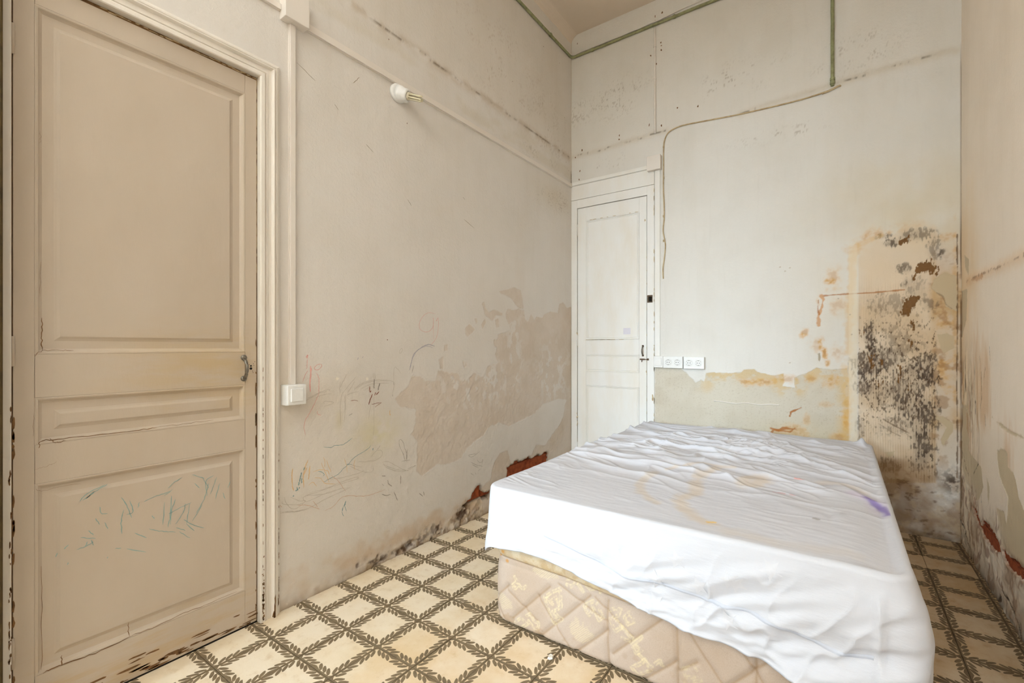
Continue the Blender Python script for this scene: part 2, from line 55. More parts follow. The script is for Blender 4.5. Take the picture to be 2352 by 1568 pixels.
'ochre_right':[[(3.293,1.205),(3.066,1.179),(2.998,1.12),(3.006,0.869),(3.08,0.785),(3.213,0.774),(3.293,0.837),(3.31,0.999)],[(2.764,0.81),(2.72,0.816),(2.725,0.671),(2.764,0.696)]],
'crack_right':[(3.457,1.531),(3.245,1.532),(3.066,1.529),(2.836,1.522),(2.683,1.522),(2.512,1.522),(2.396,1.519)],
'flesh_right':[(3.343,1.528),(3.213,1.531),(3.088,1.529),(3.138,1.504),(3.245,1.508)],
'hole_right':[[(3.38,0.3),(3.227,0.295),(3.163,0.258),(3.118,0.297),(2.989,0.3),(2.86,0.285),(2.807,0.248),(2.885,0.215),(2.989,0.217),(3.118,0.217),(3.227,0.245)],[(2.8,0.265),(2.699,0.276),(2.578,0.291),(2.503,0.284),(2.369,0.288),(2.369,0.242),(2.512,0.243),(2.597,0.232),(2.678,0.224),(2.766,0.229)]],
'dark_right':[([(3.198,1.116),(3.182,1.085)],0.006),([(3.158,1.031),(3.146,0.9),(3.167,0.835)],0.008),([(3.277,0.871),(3.27,0.807)],0.012),([(3.08,1.058),(3.1,1.011)],0.005),([(3.593,0.145),(3.473,0.085),(3.327,-0.018),(3.045,-0.012),(2.885,-0.024)],0.012),([(3.635,0.575),(3.512,0.488),(3.417,0.421)],0.005),([(3.327,0.477),(3.211,0.562)],0.005),([(3.08,0.823),(3.066,0.772)],0.006),([(3.006,1.164),(2.99,1.098)],0.004),([(2.812,0.077),(2.699,0.081),(2.597,0.046),(2.54,0)],0.01),([(2.836,0.038),(2.872,-0.015)],0.02),([(3.031,0.017),(3.017,0.012)],0.012),([(3.163,0.435),(3.163,0.371)],0.005)],
'cover_stroke':[([(-0.711,2.031),(-0.725,1.93),(-0.705,1.819),(-0.66,1.736),(-0.618,1.695),(-0.578,1.664)],0.035,'tan',0.35),([(-0.677,2.101),(-0.63,2.17),(-0.568,2.236),(-0.493,2.248),(-0.411,2.265)],0.02,'tan',0.35),([(-0.488,2.202),(-0.52,2.088),(-0.514,1.965),(-0.481,1.891),(-0.508,1.784),(-0.512,1.732),(-0.478,1.662),(-0.433,1.607),(-0.373,1.562)],0.045,'tan',0.4),([(-0.337,2.043),(-0.339,2.143),(-0.307,2.185),(-0.278,2.183),(-0.285,2.097),(-0.323,2.072)],0.05,'tan',0.42),([(-0.368,1.572),(-0.35,1.58)],0.012,'yellow',0.7),([(-0.149,2.248),(-0.131,2.239)],0.032,'coral',0.55),([(-0.126,2.232),(-0.115,2.23)],0.02,'coral',0.5),([(-0.218,2.038),(-0.19,2.039),(-0.152,2.038)],0.022,'rose',0.4),([(0.05,2.154),(0.089,2.163),(0.12,2.119),(0.142,2.029)],0.07,'lilac',0.3),([(0.088,2.146),(0.116,2.108),(0.131,2.073),(0.143,2.009)],0.028,'violet',0.75),([(-0.057,2.268),(0.007,2.291),(0.064,2.233)],0.05,'tan',0.22),([(-0.336,1.533),(-0.262,1.525),(-0.193,1.518)],0.06,'tan',0.08),([(-0.291,1.524),(-0.158,1.511),(-0.07,1.533),(0.015,1.562)],0.06,'tan',0.14),([(-0.07,1.801),(-0.062,1.797)],0.012,'dark',0.5)],
'zip':[(-0.949,0.439),(-0.797,0.415),(-0.675,0.392),(-0.61,0.377),(-0.517,0.384),(-0.403,0.379),(-0.298,0.371),(-0.237,0.377),(-0.201,0.372),(-0.134,0.36),(-0.069,0.349),(-0.009,0.336),(0.03,0.337),(0.074,0.349)],
'stars':[(-0.662,0.545),(-0.655,0.461),(-0.438,0.477),(-0.503,0.395),(-0.279,0.459),(-0.369,0.413),(-0.283,0.332),(-0.51,0.318),(-0.261,0.451),(-0.167,0.518)],
'quilt_up':[[(-1.217,0.102),(-1.142,0.176)],[(-1.123,0.046),(-0.944,0.226)],[(-0.997,0.008),(-0.768,0.244)],[(-0.831,0.012),(-0.699,0.142)],[(-0.676,0.067),(-0.496,0.249)],[(-0.575,0.007),(-0.449,0.127)],[(-0.439,0.1),(-0.382,0.15)]],
'quilt_vert':[[(-0.696,0.248),(-0.698,0.184),(-0.692,0.01)],[(-0.449,0.245),(-0.444,0.154),(-0.444,0.055)]],
'quilt_dn':[[(-1.147,0.159),(-0.997,0.077)],[(-0.997,0.181),(-0.859,0.03)],[(-0.905,0.249),(-0.699,0.176)],[(-0.748,0.246),(-0.599,0.158)],[(-1.228,0.103),(-1.142,0.005)]],
'key':[[(-1.056,0.197),(-1.07,0.182),(-1.089,0.195),(-1.108,0.174),(-1.123,0.182),(-1.099,0.204),(-1.113,0.219)],[(-0.961,0.184),(-0.931,0.212),(-0.897,0.233),(-0.888,0.171),(-0.914,0.148),(-0.905,0.129),(-0.888,0.12),(-0.922,0.091),(-0.966,0.183)],[(-0.953,0.183),(-0.927,0.166),(-0.94,0.173),(-0.905,0.202),(-0.901,0.17)],[(-0.901,0.156),(-0.927,0.137),(-0.914,0.119)],[(-1.108,0.035),(-1.08,0.064),(-1.047,0.049),(-1.08,0.022),(-1.108,0.024)],[(-1.052,0.081),(-1.033,0.095),(-1.015,0.071),(-0.992,0.071),(-0.997,0.047),(-1.015,0.044),(-1.042,0.065)],[(-0.756,0.23),(-0.791,0.202),(-0.771,0.176),(-0.756,0.195),(-0.764,0.21)],[(-0.752,0.207),(-0.729,0.17),(-0.714,0.185),(-0.737,0.226)],[(-0.692,0.216),(-0.666,0.234),(-0.645,0.234),(-0.656,0.211),(-0.688,0.187),(-0.663,0.155),(-0.641,0.176),(-0.659,0.19)],[(-0.631,0.213),(-0.61,0.236),(-0.596,0.211),(-0.62,0.193),(-0.631,0.213)],[(-0.638,0.177),(-0.603,0.15),(-0.617,0.135),(-0.636,0.141)],[(-0.568,0.165),(-0.603,0.127),(-0.585,0.104),(-0.568,0.123),(-0.585,0.13)],[(-0.603,0.048),(-0.568,0.078),(-0.555,0.096),(-0.535,0.065),(-0.582,0.03),(-0.603,0.045)],[(-0.575,0.104),(-0.535,0.078),(-0.502,0.113),(-0.496,0.096)],[(-0.872,0.276),(-0.847,0.287),(-0.827,0.275),(-0.851,0.254),(-0.868,0.256)],[(-0.795,0.284),(-0.764,0.297),(-0.748,0.277),(-0.771,0.267),(-0.787,0.276)],[(-0.819,0.27),(-0.799,0.252)],[(-0.764,0.3),(-0.729,0.269)]],
'leafgold':[[(-0.843,0.078),(-0.847,0.105),(-0.835,0.129),(-0.819,0.126),(-0.823,0.153),(-0.803,0.135),(-0.791,0.149),(-0.787,0.126),(-0.764,0.144),(-0.771,0.117),(-0.748,0.108),(-0.771,0.069),(-0.799,0.055)],[(-1.033,0.264),(-0.992,0.298),(-0.948,0.306),(-0.914,0.286),(-0.905,0.267),(-0.953,0.257),(-1.006,0.257)],[(-1.212,0.108),(-1.167,0.137),(-1.123,0.12),(-1.118,0.09),(-1.177,0.071)]]}

# ------------------------------------------------------------------ helpers
rng = np.random.default_rng(7); random.seed(7)
def lin(c):
    c = np.asarray(c, float)/255.0
    return np.where(c <= 0.04045, c/12.92, ((c+0.055)/1.055)**2.4)
def rgba(c): return tuple(float(x) for x in lin(c))+(1.0,)

class NT:
    def __init__(s, name):
        s.m = bpy.data.materials.new(name); s.m.use_nodes = True; s.t = s.m.node_tree
        s.b = s.t.nodes['Principled BSDF']
    def n(s, typ, **kw):
        x = s.t.nodes.new(typ)
        for k, v in kw.items(): setattr(x, k, v)
        return x
    def link(s, a, b): s.t.links.new(a, b)
    def put(s, sock, v):
        if isinstance(v, (int, float)): sock.default_value = v
        elif isinstance(v, tuple): sock.default_value = v
        else: s.link(v, sock)
    def M(s, op, a, b=None, c=None, clamp=False):
        x = s.n('ShaderNodeMath', operation=op, use_clamp=clamp)
        for i, v in enumerate((a, b, c)):
            if v is not None: s.put(x.inputs[i], v)
        return x.outputs[0]
    def mix(s, fac, a, b, mode='MIX'):
        x = s.n('ShaderNodeMix', data_type='RGBA', blend_type=mode)
        s.put(x.inputs[0], fac); s.put(x.inputs[6], a); s.put(x.inputs[7], b)
        return x.outputs[2]
    def noise(s, vec, scale, detail=4, rough=0.6):
        x = s.n('ShaderNodeTexNoise'); x.inputs['Scale'].default_value = scale
        x.inputs['Detail'].default_value = detail; x.inputs['Roughness'].default_value = rough
        if vec is not None: s.link(vec, x.inputs['Vector'])
        return x.outputs['Fac']
    def step(s, v, lo, hi):
        x = s.n('ShaderNodeMapRange', interpolation_type='SMOOTHSTEP')
        s.put(x.inputs[0], v); x.inputs[1].default_value = lo; x.inputs[2].default_value = hi
        return x.outputs[0]
    def obj(s): return s.n('ShaderNodeTexCoord').outputs['Object']
    def pos(s): return s.n('ShaderNodeNewGeometry').outputs['Position']
    def scaled(s, vec, sc):
        x = s.n('ShaderNodeMapping'); x.inputs['Scale'].default_value = sc; s.link(vec, x.inputs['Vector']); return x.outputs[0]
    def done(s, col=None, rough=0.7, bump=None, strength=0.3, dist=0.002, metal=0.0, spec=0.4):
        if col is not None: s.put(s.b.inputs['Base Color'], col)
        s.put(s.b.inputs['Roughness'], rough); s.put(s.b.inputs['Metallic'], metal)
        s.b.inputs['Specular IOR Level'].default_value = spec
        if bump is not None:
            b = s.n('ShaderNodeBump'); b.inputs['Strength'].default_value = strength; b.inputs['Distance'].default_value = dist
            s.link(bump, b.inputs['Height']); s.link(b.outputs[0], s.b.inputs['Normal'])
        return s.m

def painted(name, c, c2=None, rough=0.5, nscale=6.0, amt=0.5, bump=0.15, streak=(1, 1, 1), spec=0.4):
    t = NT(name); p = t.scaled(t.pos(), streak)
    n = t.noise(p, nscale, 5, 0.6); f = t.M('MULTIPLY', t.step(n, 0.35, 0.75), amt)
    fine = t.noise(t.scaled(t.pos(), streak), 140, 3, 0.6)
    c2 = c2 or tuple(x*0.86 for x in c)
    return t.done(t.mix(f, rgba(c), rgba(c2)), rough, fine, bump, 0.001, spec=spec)
def plain(name, c, rough=0.5, metal=0.0, spec=0.4):
    t = NT(name); n = t.noise(t.pos(), 60, 3); 
    return t.done(t.mix(t.M('MULTIPLY', n, 0.25), rgba(c), rgba(tuple(x*0.75 for x in c))), rough, metal=metal, spec=spec)

def link(o, parent=None, kind=None, label=None, cat=None, group=None):
    COL.objects.link(o)
    if parent is not None: o.parent = parent
    for k, v in (('kind', kind), ('label', label), ('category', cat), ('group', group)):
        if v: o[k] = v
    return o
def empty(name, loc=(0, 0, 0), **kw):
    o = bpy.data.objects.new(name, None); o.location = loc; o.empty_display_size = 0.05
    return link(o, **kw)
def mesh_obj(name, verts, faces, mat, parent=None, smooth=False, **kw):
    me = bpy.data.meshes.new(name); me.from_pydata([tuple(v) for v in verts], [], faces); me.update()
    if smooth:
        me.polygons.foreach_set('use_smooth', [True]*len(me.polygons))
    if mat: me.materials.append(mat)
    o = bpy.data.objects.new(name, me)
    if parent is not None:                       # vertices are world coordinates: shift into the parent's frame
        me.transform(Matrix.Translation(-world_of(parent)))
    return link(o, parent, **kw)
def world_of(o):
    v = Vector((0, 0, 0))
    while o is not None: v = v+o.location; o = o.parent
    return v
def bm_obj(name, bm, mat, parent=None, smooth=False, **kw):
    bmesh.ops.recalc_face_normals(bm, faces=bm.faces)
    me = bpy.data.meshes.new(name); bm.to_mesh(me); bm.free()
    if smooth: me.polygons.foreach_set('use_smooth', [True]*len(me.polygons))
    if mat: me.materials.append(mat)
    o = bpy.data.objects.new(name, me)
    if parent is not None: me.transform(Matrix.Translation(-world_of(parent)))
    return link(o, parent, **kw)
def add_box(bm, x0, x1, y0, y1, z0, z1, bev=0.0, seg=2):
    r = bmesh.ops.create_cube(bm, size=1.0)
    vs = r['verts']
    for v in vs:
        v.co = Vector(((x0+x1)/2+v.co.x*(x1-x0), (y0+y1)/2+v.co.y*(y1-y0), (z0+z1)/2+v.co.z*(z1-z0)))
    if bev > 0:
        es = list({e for v in vs for e in v.link_edges})
        bmesh.ops.bevel(bm, geom=es, offset=bev, segments=seg, affect='EDGES', profile=0.5)
def box(name, b, mat, parent=None, bev=0.0, seg=2, smooth=False, **kw):
    bm = bmesh.new(); add_box(bm, *b, bev=bev, seg=seg)
    return bm_obj(name, bm, mat, parent, smooth, **kw)
def cyl(bm, p0, p1, r0, r1=None, n=16, cap=True):
    p0, p1 = Vector(p0), Vector(p1); r1 = r0 if r1 is None else r1
    d = (p1-p0); q = d.to_track_quat('Z', 'Y')
    a = [bm.verts.new(p0+q @ Vector((r0*math.cos(2*math.pi*i/n), r0*math.sin(2*math.pi*i/n), 0))) for i in range(n)]
    b = [bm.verts.new(p1+q @ Vector((r1*math.cos(2*math.pi*i/n), r1*math.sin(2*math.pi*i/n), 0))) for i in range(n)]
    for i in range(n): bm.faces.new((a[i], a[(i+1) % n], b[(i+1) % n], b[i]))
    if cap: bm.faces.new(a[::-1]); bm.faces.new(b)
def lathe(bm, p0, axis, prof, n=32):
    q = Vector(axis).to_track_quat('Z', 'Y'); p0 = Vector(p0); rings = []
    for r, h in prof:
        rings.append([bm.verts.new(p0+q @ Vector((r*math.cos(2*math.pi*i/n), r*math.sin(2*math.pi*i/n), h))) for i in range(n)])
    for A, B in zip(rings, rings[1:]):
        for i in range(n): bm.faces.new((A[i], A[(i+1) % n], B[(i+1) % n], B[i]))
    bm.faces.new(rings[0][::-1]); bm.faces.new(rings[-1])
def smooth_path(pts, per=6):
    P = [np.array(p, float) for p in pts]
    if len(P) < 3: 
        return [P[0]+(P[-1]-P[0])*t for t in np.linspace(0, 1, max(3, per))]
    out = []
    Q = [2*P[0]-P[1]]+P+[2*P[-1]-P[-2]]
    for i in range(1, len(Q)-2):
        a, b, c, d = Q[i-1:i+3]
        for t in np.linspace(0, 1, per, endpoint=False):
            out.append(0.5*(2*b+(c-a)*t+(2*a-5*b+4*c-d)*t*t+(3*b-a-3*c+d)*t**3))
    out.append(P[-1]); return out
def tube(bm, pts, r, n=8):
    pts = [Vector(p) for p in pts]; rings = []
    for i, p in enumerate(pts):
        t = (pts[min(i+1, len(pts)-1)]-pts[max(i-1, 0)]).normalized()
        u = t.orthogonal() if abs(t.z) < 0.9 else t.cross(Vector((0, 1, 0)))
        if abs(t.z) < 0.9: u = t.cross(Vector((0, 0, 1)))
        u.normalize(); w = t.cross(u)
        rr = r(i) if callable(r) else r
        rings.append([bm.verts.new(p+u*rr*math.cos(2*math.pi*k/n)+w*rr*math.sin(2*math.pi*k/n)) for k in range(n)])
    for A, B in zip(rings, rings[1:]):
        for k in range(n): bm.faces.new((A[k], A[(k+1) % n], B[(k+1) % n], B[k]))
    bm.faces.new(rings[0][::-1]); bm.faces.new(rings[-1])

# wall frames: (u, v, h) -> world ; h is the distance out of the wall into the room
def PL(u, v, h): return (XL+h, u, v)
def PB(u, v, h): return (u, YB-h, v)
def PR(u, v, h): return (XR-h, u, v)

# noise on arrays
_lat = rng.random((256, 256))
def vnoise(x, y):
    xi = np.floor(x).astype(int); yi = np.floor(y).astype(int)
    fx = x-xi; fy = y-yi; fx = fx*fx*(3-2*fx); fy = fy*fy*(3-2*fy)
    g = lambda a, b: _lat[a & 255, b & 255]
    return (g(xi, yi)*(1-fx)+g(xi+1, yi)*fx)*(1-fy)+(g(xi, yi+1)*(1-fx)+g(xi+1, yi+1)*fx)*fy
def fbm(x, y, f, o=4, seed=0, gain=0.5):
    s = 0; a = 1; t = 0
    for k in range(o):
        s = s+a*vnoise(x*f+seed*17.3+k*31.7, y*f+seed*9.1+k*13.9); t += a; a *= gain; f *= 2.03
    return s/t
def sstep(v, a, b):
    t = np.clip((v-a)/(b-a), 0, 1); return t*t*(3-2*t)

class Wall:
    """a plastered wall: a grid of vertices with painted-on wear (colour) and relief (height)"""
    def __init__(s, us, vs, base):
        s.us, s.vs = np.asarray(us), np.asarray(vs)
        s.U, s.V = np.meshgrid(s.us, s.vs)
        s.C = np.zeros(s.U.shape+(3,)); s.C[:] = lin(base); s.H = np.zeros(s.U.shape)
    def nz(s, f, o=4, seed=0, su=1.0, sv=1.0): return fbm(s.U*su, s.V*sv, f, o, seed)
    def win(s, u0, u1, v0, v1):
        i0, i1 = np.searchsorted(s.us, [u0, u1]); j0, j1 = np.searchsorted(s.vs, [v0, v1])
        return slice(j0, j1), slice(i0, i1)
    def sdf(s, poly, pad=0.12):
        P = np.array(poly); u0, v0 = P.min(0)-pad; u1, v1 = P.max(0)+pad
        w = s.win(u0, u1, v0, v1); d = np.full(s.U.shape, 9.0)
        x, y = s.U[w], s.V[w]; dd = np.full(x.shape, 9.0); ins = np.zeros(x.shape, bool)
        for (ax, ay), (bx, by) in zip(P, np.roll(P, -1, 0)):
            ex, ey = bx-ax, by-ay; L2 = ex*ex+ey*ey+1e-12
            t = np.clip(((x-ax)*ex+(y-ay)*ey)/L2, 0, 1)
            dd = np.minimum(dd, np.hypot(x-ax-t*ex, y-ay-t*ey))
            c = (ay > y) != (by > y)
            with np.errstate(divide='ignore', invalid='ignore'):
                ins ^= c & (x < (bx-ax)*(y-ay)/(by-ay+1e-15)+ax)
        d[w] = np.where(ins, -dd, dd); return d
    def line(s, pts, pad=0.2):
        P = np.array(pts); u0, v0 = P.min(0)-pad; u1, v1 = P.max(0)+pad
        w = s.win(u0, u1, v0, v1); d = np.full(s.U.shape, 9.0); x, y = s.U[w], s.V[w]; dd = np.full(x.shape, 9.0)
        for (ax, ay), (bx, by) in zip(P[:-1], P[1:]):
            ex, ey = bx-ax, by-ay; t = np.clip(((x-ax)*ex+(y-ay)*ey)/(ex*ex+ey*ey+1e-12), 0, 1)
            dd = np.minimum(dd, np.hypot(x-ax-t*ex, y-ay-t*ey))
        d[w] = dd; return d
    def mix(s, m, c):
        m = np.clip(m, 0, 1)[..., None]; c = lin(c) if not isinstance(c, np.ndarray) else c
        s.C = s.C*(1-m)+c*m
    def mul(s, m, c):                          # stain: multiplies the paint
        m = np.clip(m, 0, 1)[..., None]; s.C = s.C*(1-m+m*np.asarray(c, float))
    def blob(s, c, ru, rv): return np.exp(-(((s.U-c[0])/ru)**2+((s.V-c[1])/rv)**2))
    def peel(s, poly, c, depth=0.0015, rough=0.006, seed=1, alpha=1.0):
        d = s.sdf(poly)+(s.nz(45, 4, seed)-0.5)*rough*4
        m = sstep(-d, -0.002, 0.003); s.mix(m*alpha, c); s.H -= depth*m; 
        lip = np.exp(-((d-0.006)/0.006)**2)*0.0006; s.H += np.where(d < 5, lip, 0)
        return d, m
    def height(s, u, v):
        i = np.clip(np.searchsorted(s.us, u), 0, len(s.us)-1); j = np.clip(np.searchsorted(s.vs, v), 0, len(s.vs)-1)
        return s.H[j, i]
    def build(s, name, P, mat, flip=False, **kw):
        h, w = s.U.shape
        X = np.stack(np.broadcast_arrays(*P(s.U, s.V, s.H)), -1).reshape(-1, 3)
        idx = np.arange(h*w).reshape(h, w)
        q = np.stack([idx[:-1, :-1], idx[:-1, 1:], idx[1:, 1:], idx[1:, :-1]], -1).reshape(-1, 4)
        if flip: q = q[:, ::-1]
        return grid_obj(name, X, q, s.C.reshape(-1, 3), mat, **kw)
def grid_obj(name, X, q, col, mat, parent=None, **kw):
    me = bpy.data.meshes.new(name); nv, nf = len(X), len(q)
    me.vertices.add(nv); me.vertices.foreach_set('co', X.astype(np.float32).ravel())
    me.loops.add(nf*4); me.loops.foreach_set('vertex_index', q.astype(np.int32).ravel())
    me.polygons.add(nf); me.polygons.foreach_set('loop_start', (np.arange(nf)*4).astype(np.int32))
    me.polygons.foreach_set('loop_total', np.full(nf, 4, np.int32))
    me.polygons.foreach_set('use_smooth', np.ones(nf, bool)); me.update(calc_edges=True)
    if col is not None:
        a = me.color_attributes.new('paint', 'FLOAT_COLOR', 'POINT')
        a.data.foreach_set('color', np.concatenate([col, np.ones((nv, 1))], 1).astype(np.float32).ravel())
    me.materials.append(mat); o = bpy.data.objects.new(name, me)
    if parent is not None: me.transform(Matrix.Translation(-world_of(parent)))
    return link(o, parent, **kw)
def ribbon(name, polys, P, H, mat, parent, per=6, lift=0.0009, jit=0.0006, **kw):
    """thin marks (crayon, pencil, scratches) lying on a surface; polys: (width in m, [(u, v)...])"""
    V, F = [], []
    for wd, pts in polys:
        S = np.array(smooth_path(pts, per)); S = S+rng.normal(0, jit, S.shape)
        T = np.gradient(S, axis=0); T /= np.linalg.norm(T, axis=1)[:, None]+1e-9
        N = np.stack([-T[:, 1], T[:, 0]], 1); n = len(S); b = len(V)
        prof = np.minimum(1, 0.45+1.6*np.sin(np.linspace(0, math.pi, n)))*(0.75+0.5*rng.random(n))
        for i in range(n):
            for sgn in (-1, 1):
                u, v = S[i]+N[i]*sgn*wd*0.5*prof[i]
                V.append(P(u, v, max(H(u, v), H(S[i][0], S[i][1]))+lift))
        for i in range(n-1): F.append((b+2*i, b+2*i+1, b+2*i+3, b+2*i+2))
    return mesh_obj(name, V, F, mat, parent, **kw)

# ------------------------------------------------------------------ materials
def wall_material():
    t = NT('aged_plaster'); a = t.n('ShaderNodeAttribute', attribute_name='paint')
    p = t.pos()
    n1 = t.noise(p, 2.2, 5, 0.6); n2 = t.noise(t.scaled(p, (1, 1, 0.12)), 34, 4, 0.6); n3 = t.noise(p, 260, 2, 0.6)
    c = t.mix(t.M('MULTIPLY', t.step(n1, 0.4, 0.75), 0.22), a.outputs['Color'], (0.80, 0.765, 0.70, 1), 'MULTIPLY')
    c = t.mix(t.M('MULTIPLY', t.step(n2, 0.5, 0.8), 0.10), c, (0.74, 0.71, 0.66, 1), 'MULTIPLY')
    h = t.M('ADD', t.M('MULTIPLY', n3, 0.35), t.M('ADD', t.noise(p, 60, 4, 0.6), t.M('MULTIPLY', n2, 0.6)))
    return t.done(c, 0.72, h, 0.5, 0.004, spec=0.25)
M_wall = wall_material()
M_brick = painted('terracotta_brick', (158, 82, 48), (112, 52, 32), 0.9, 30, 0.9, 0.8, (1, 1, 1), 0.2)
M_door = painted('cream_door_paint', (224, 204, 180), (206, 184, 152), 0.5, 2.2, 0.75, 0.25, (1, 1, 0.35))
M_trim = painted('cream_trim_paint', (228, 222, 214), (216, 206, 192), 0.45, 7, 0.6, 0.35, (1, 1, 0.25))
M_wdoor = painted('white_door_paint', (232, 231, 229), (224, 215, 200), 0.5, 5, 0.6, 0.2, (1, 1, 0.3))
M_wood = painted('bare_old_wood', (128, 94, 60), (88, 62, 38), 0.9, 40, 0.9, 0.5)
M_dark = plain('dark_gap', (30, 22, 14), 0.95)
M_olive = painted('olive_dark_paint', (78, 62, 30), (48, 38, 20), 0.8, 20, 0.8, 0.5)
M_plastic = plain('white_plastic', (236, 235, 233), 0.35)
M_trunk = painted('cream_painted_plastic', (226, 219, 212), (218, 208, 197), 0.45, 4, 0.5, 0.1)
M_black = plain('black_hole', (14, 12, 11), 0.8)
M_metal = plain('worn_steel', (132, 126, 116), 0.42, 0.75)
M_rust = painted('rusty_iron', (104, 84, 62), (70, 46, 28), 0.7, 60, 0.9, 0.5)
M_green = painted('green_conduit_paint', (150, 152, 112), (108, 104, 72), 0.55, 30, 0.7, 0.3)
M_cable = painted('beige_cable_sheath', (196, 176, 140), (150, 122, 84), 0.6, 30, 0.7, 0.3)
M_glass = plain('dusty_lamp_glass', (214, 204, 172), 0.25)
M_lampcap = plain('aged_lamp_cap', (224, 214, 190), 0.4)
M_scratch = plain('grey_scratch', (142, 126, 108), 0.8)
M_crack = plain('crack_shadow_brown', (92, 74, 54), 0.9)
CRAYON = {k: plain(k+'_crayon', c, 0.75) for k, c in dict(pink=(226, 172, 166), brown=(142, 92, 74), pencil=(190, 180, 168), charcoal=(158, 151, 142), blue=(178, 174, 182), orange=(226, 190, 142), red=(210, 176, 156), teal=(128, 160, 162)).items()}
M_teal = plain('teal_marker', (146, 176, 174), 0.75)

# ------------------------------------------------------------------ left wall
PAINT = (220, 215, 210)
us = np.concatenate([np.arange(YF, 0.95, 0.05), np.arange(0.95, YB+0.0001, 0.0055)])
vs = np.concatenate([np.arange(0, 2.7, 0.0055), np.arange(2.7, ZC+0.02, 0.012)])
def undulate(W, seed):
    W.H += (W.nz(2.2, 3, seed)-0.5)*0.006+(W.nz(11, 3, seed+3)-0.5)*0.0022
    # faint roller streaks and grime
    W.mul(0.5*sstep(W.nz(1.3, 4, seed+5), 0.5, 0.8), (0.94, 0.92, 0.885))
    W.mul(0.35*sstep(W.nz(6, 3, seed+6, 1, 0.15), 0.5, 0.8), (0.94, 0.92, 0.89))
us = np.concatenate([us, [YB+0.012, YB+0.03]])
WL = Wall(us, vs, PAINT); W = WL; undulate(W, 1)
bare = (212, 201, 190)
pm = np.zeros(W.U.shape)
for i, poly in enumerate(D['peel_left']):
    d, m = W.peel(poly, bare, 0.0016, 0.004 if i < 2 else 0.002, 2+i); pm = np.maximum(pm, m)
# remnants of paint left inside the peeled field
isl = sstep(W.nz(26, 5, 40, 1, 0.8), 0.56, 0.60)*np.maximum(np.maximum(W.blob((2.32, 0.92), 0.34, 0.16), W.blob((2.72, 1.1), 0.10, 0.30)), W.blob((3.3, 0.95), 0.25, 0.25))*1.6
isl = np.clip(isl, 0, 1)*pm; W.mix(isl*0.9, PAINT); W.H += 0.0014*isl
W.H += pm*(W.nz(60, 4, 50)-0.5)*0.0045; W.H += sstep(1.3-W.V, 0, 0.5)*(W.nz(38, 4, 53)-0.5)*0.0030
W.mul(pm*0.5*sstep(W.nz(9, 4, 51), 0.45, 0.7), (0.93, 0.9, 0.86))
W.mul(pm*sstep(W.nz(4, 3, 52), 0.5, 0.8)*0.5*sstep(W.U, 2.6, 3.4), (0.93, 0.88, 0.8))
for poly in D['chip_left']: W.peel(poly, (240, 233, 220), 0.0008, 0.001, 60)
# rising damp, crumbling plaster and dark decay along the floor
for k, poly in enumerate(D['damp_left']):
    d = W.sdf(poly, 0.2)+(W.nz(18, 4, 62)-0.5)*0.12
    W.mix(sstep(-d, -0.03, 0.05)*(0.5 if k == 0 else 0.35), (198, 166, 126))
d = W.sdf(D['crumble_left'][0], 0.25)+(W.nz(22, 4, 63)-0.5)*0.10
cm = sstep(-d, -0.02, 0.03)
W.mix(cm*0.75*sstep(W.nz(30, 4, 64), 0.42, 0.6), (206, 190, 166)); W.mix(cm*0.7*sstep(W.nz(24, 4, 65), 0.5, 0.66), (132, 104, 78))
W.H += cm*(W.nz(40, 4, 66)-0.5)*0.020
for poly in D['dark_left']:
    d = W.sdf(poly, 0.15)+(W.nz(40, 4, 67)-0.5)*0.09
    m = sstep(-d, -0.015, 0.02); W.mix(m*0.9*sstep(W.nz(48, 4, 68), 0.25, 0.55), (84, 60, 46)); W.H -= m*0.006
foot = np.exp(-W.V/0.05)
W.mul(foot*0.9*sstep(W.nz(14, 4, 70), 0.3, 0.7), (0.62, 0.53, 0.42))
W.mul(np.exp(-W.V/0.012)*0.8*sstep(W.U, 0.9, 1.3), (0.5, 0.42, 0.34))
W.mix(0.45*np.exp(-((W.V-0.08)/0.08)**2)*sstep(W.nz(16, 4, 71), 0.5, 0.65)*sstep(W.U, 0.95, 1.2), (214, 205, 192))
# hand grime by the casing and the switch, yellow scribble haze
W.mul(0.55*np.exp(-((W.U-1.03)/0.07)**2)*sstep(W.V, 0.0, 0.3)*(1-sstep(W.V, 0.9, 1.5))*sstep(W.nz(5, 4, 72, 1, 0.3), 0.25, 0.7), (0.86, 0.76, 0.6))
W.mul(0.5*W.blob((1.2, 0.93), 0.16, 0.10), (0.9, 0.83, 0.72))
W.mul(0.35*W.blob((1.35, 0.62), 0.35, 0.22), (0.94, 0.9, 0.82))
W.mix(0.32*W.blob((1.52, 0.70), 0.12, 0.09)*sstep(W.nz(20, 3, 73), 0.2, 0.6), (206, 198, 120))
W.mix(0.3*W.blob((1.30, 0.80), 0.02, 0.05), (196, 180, 120))
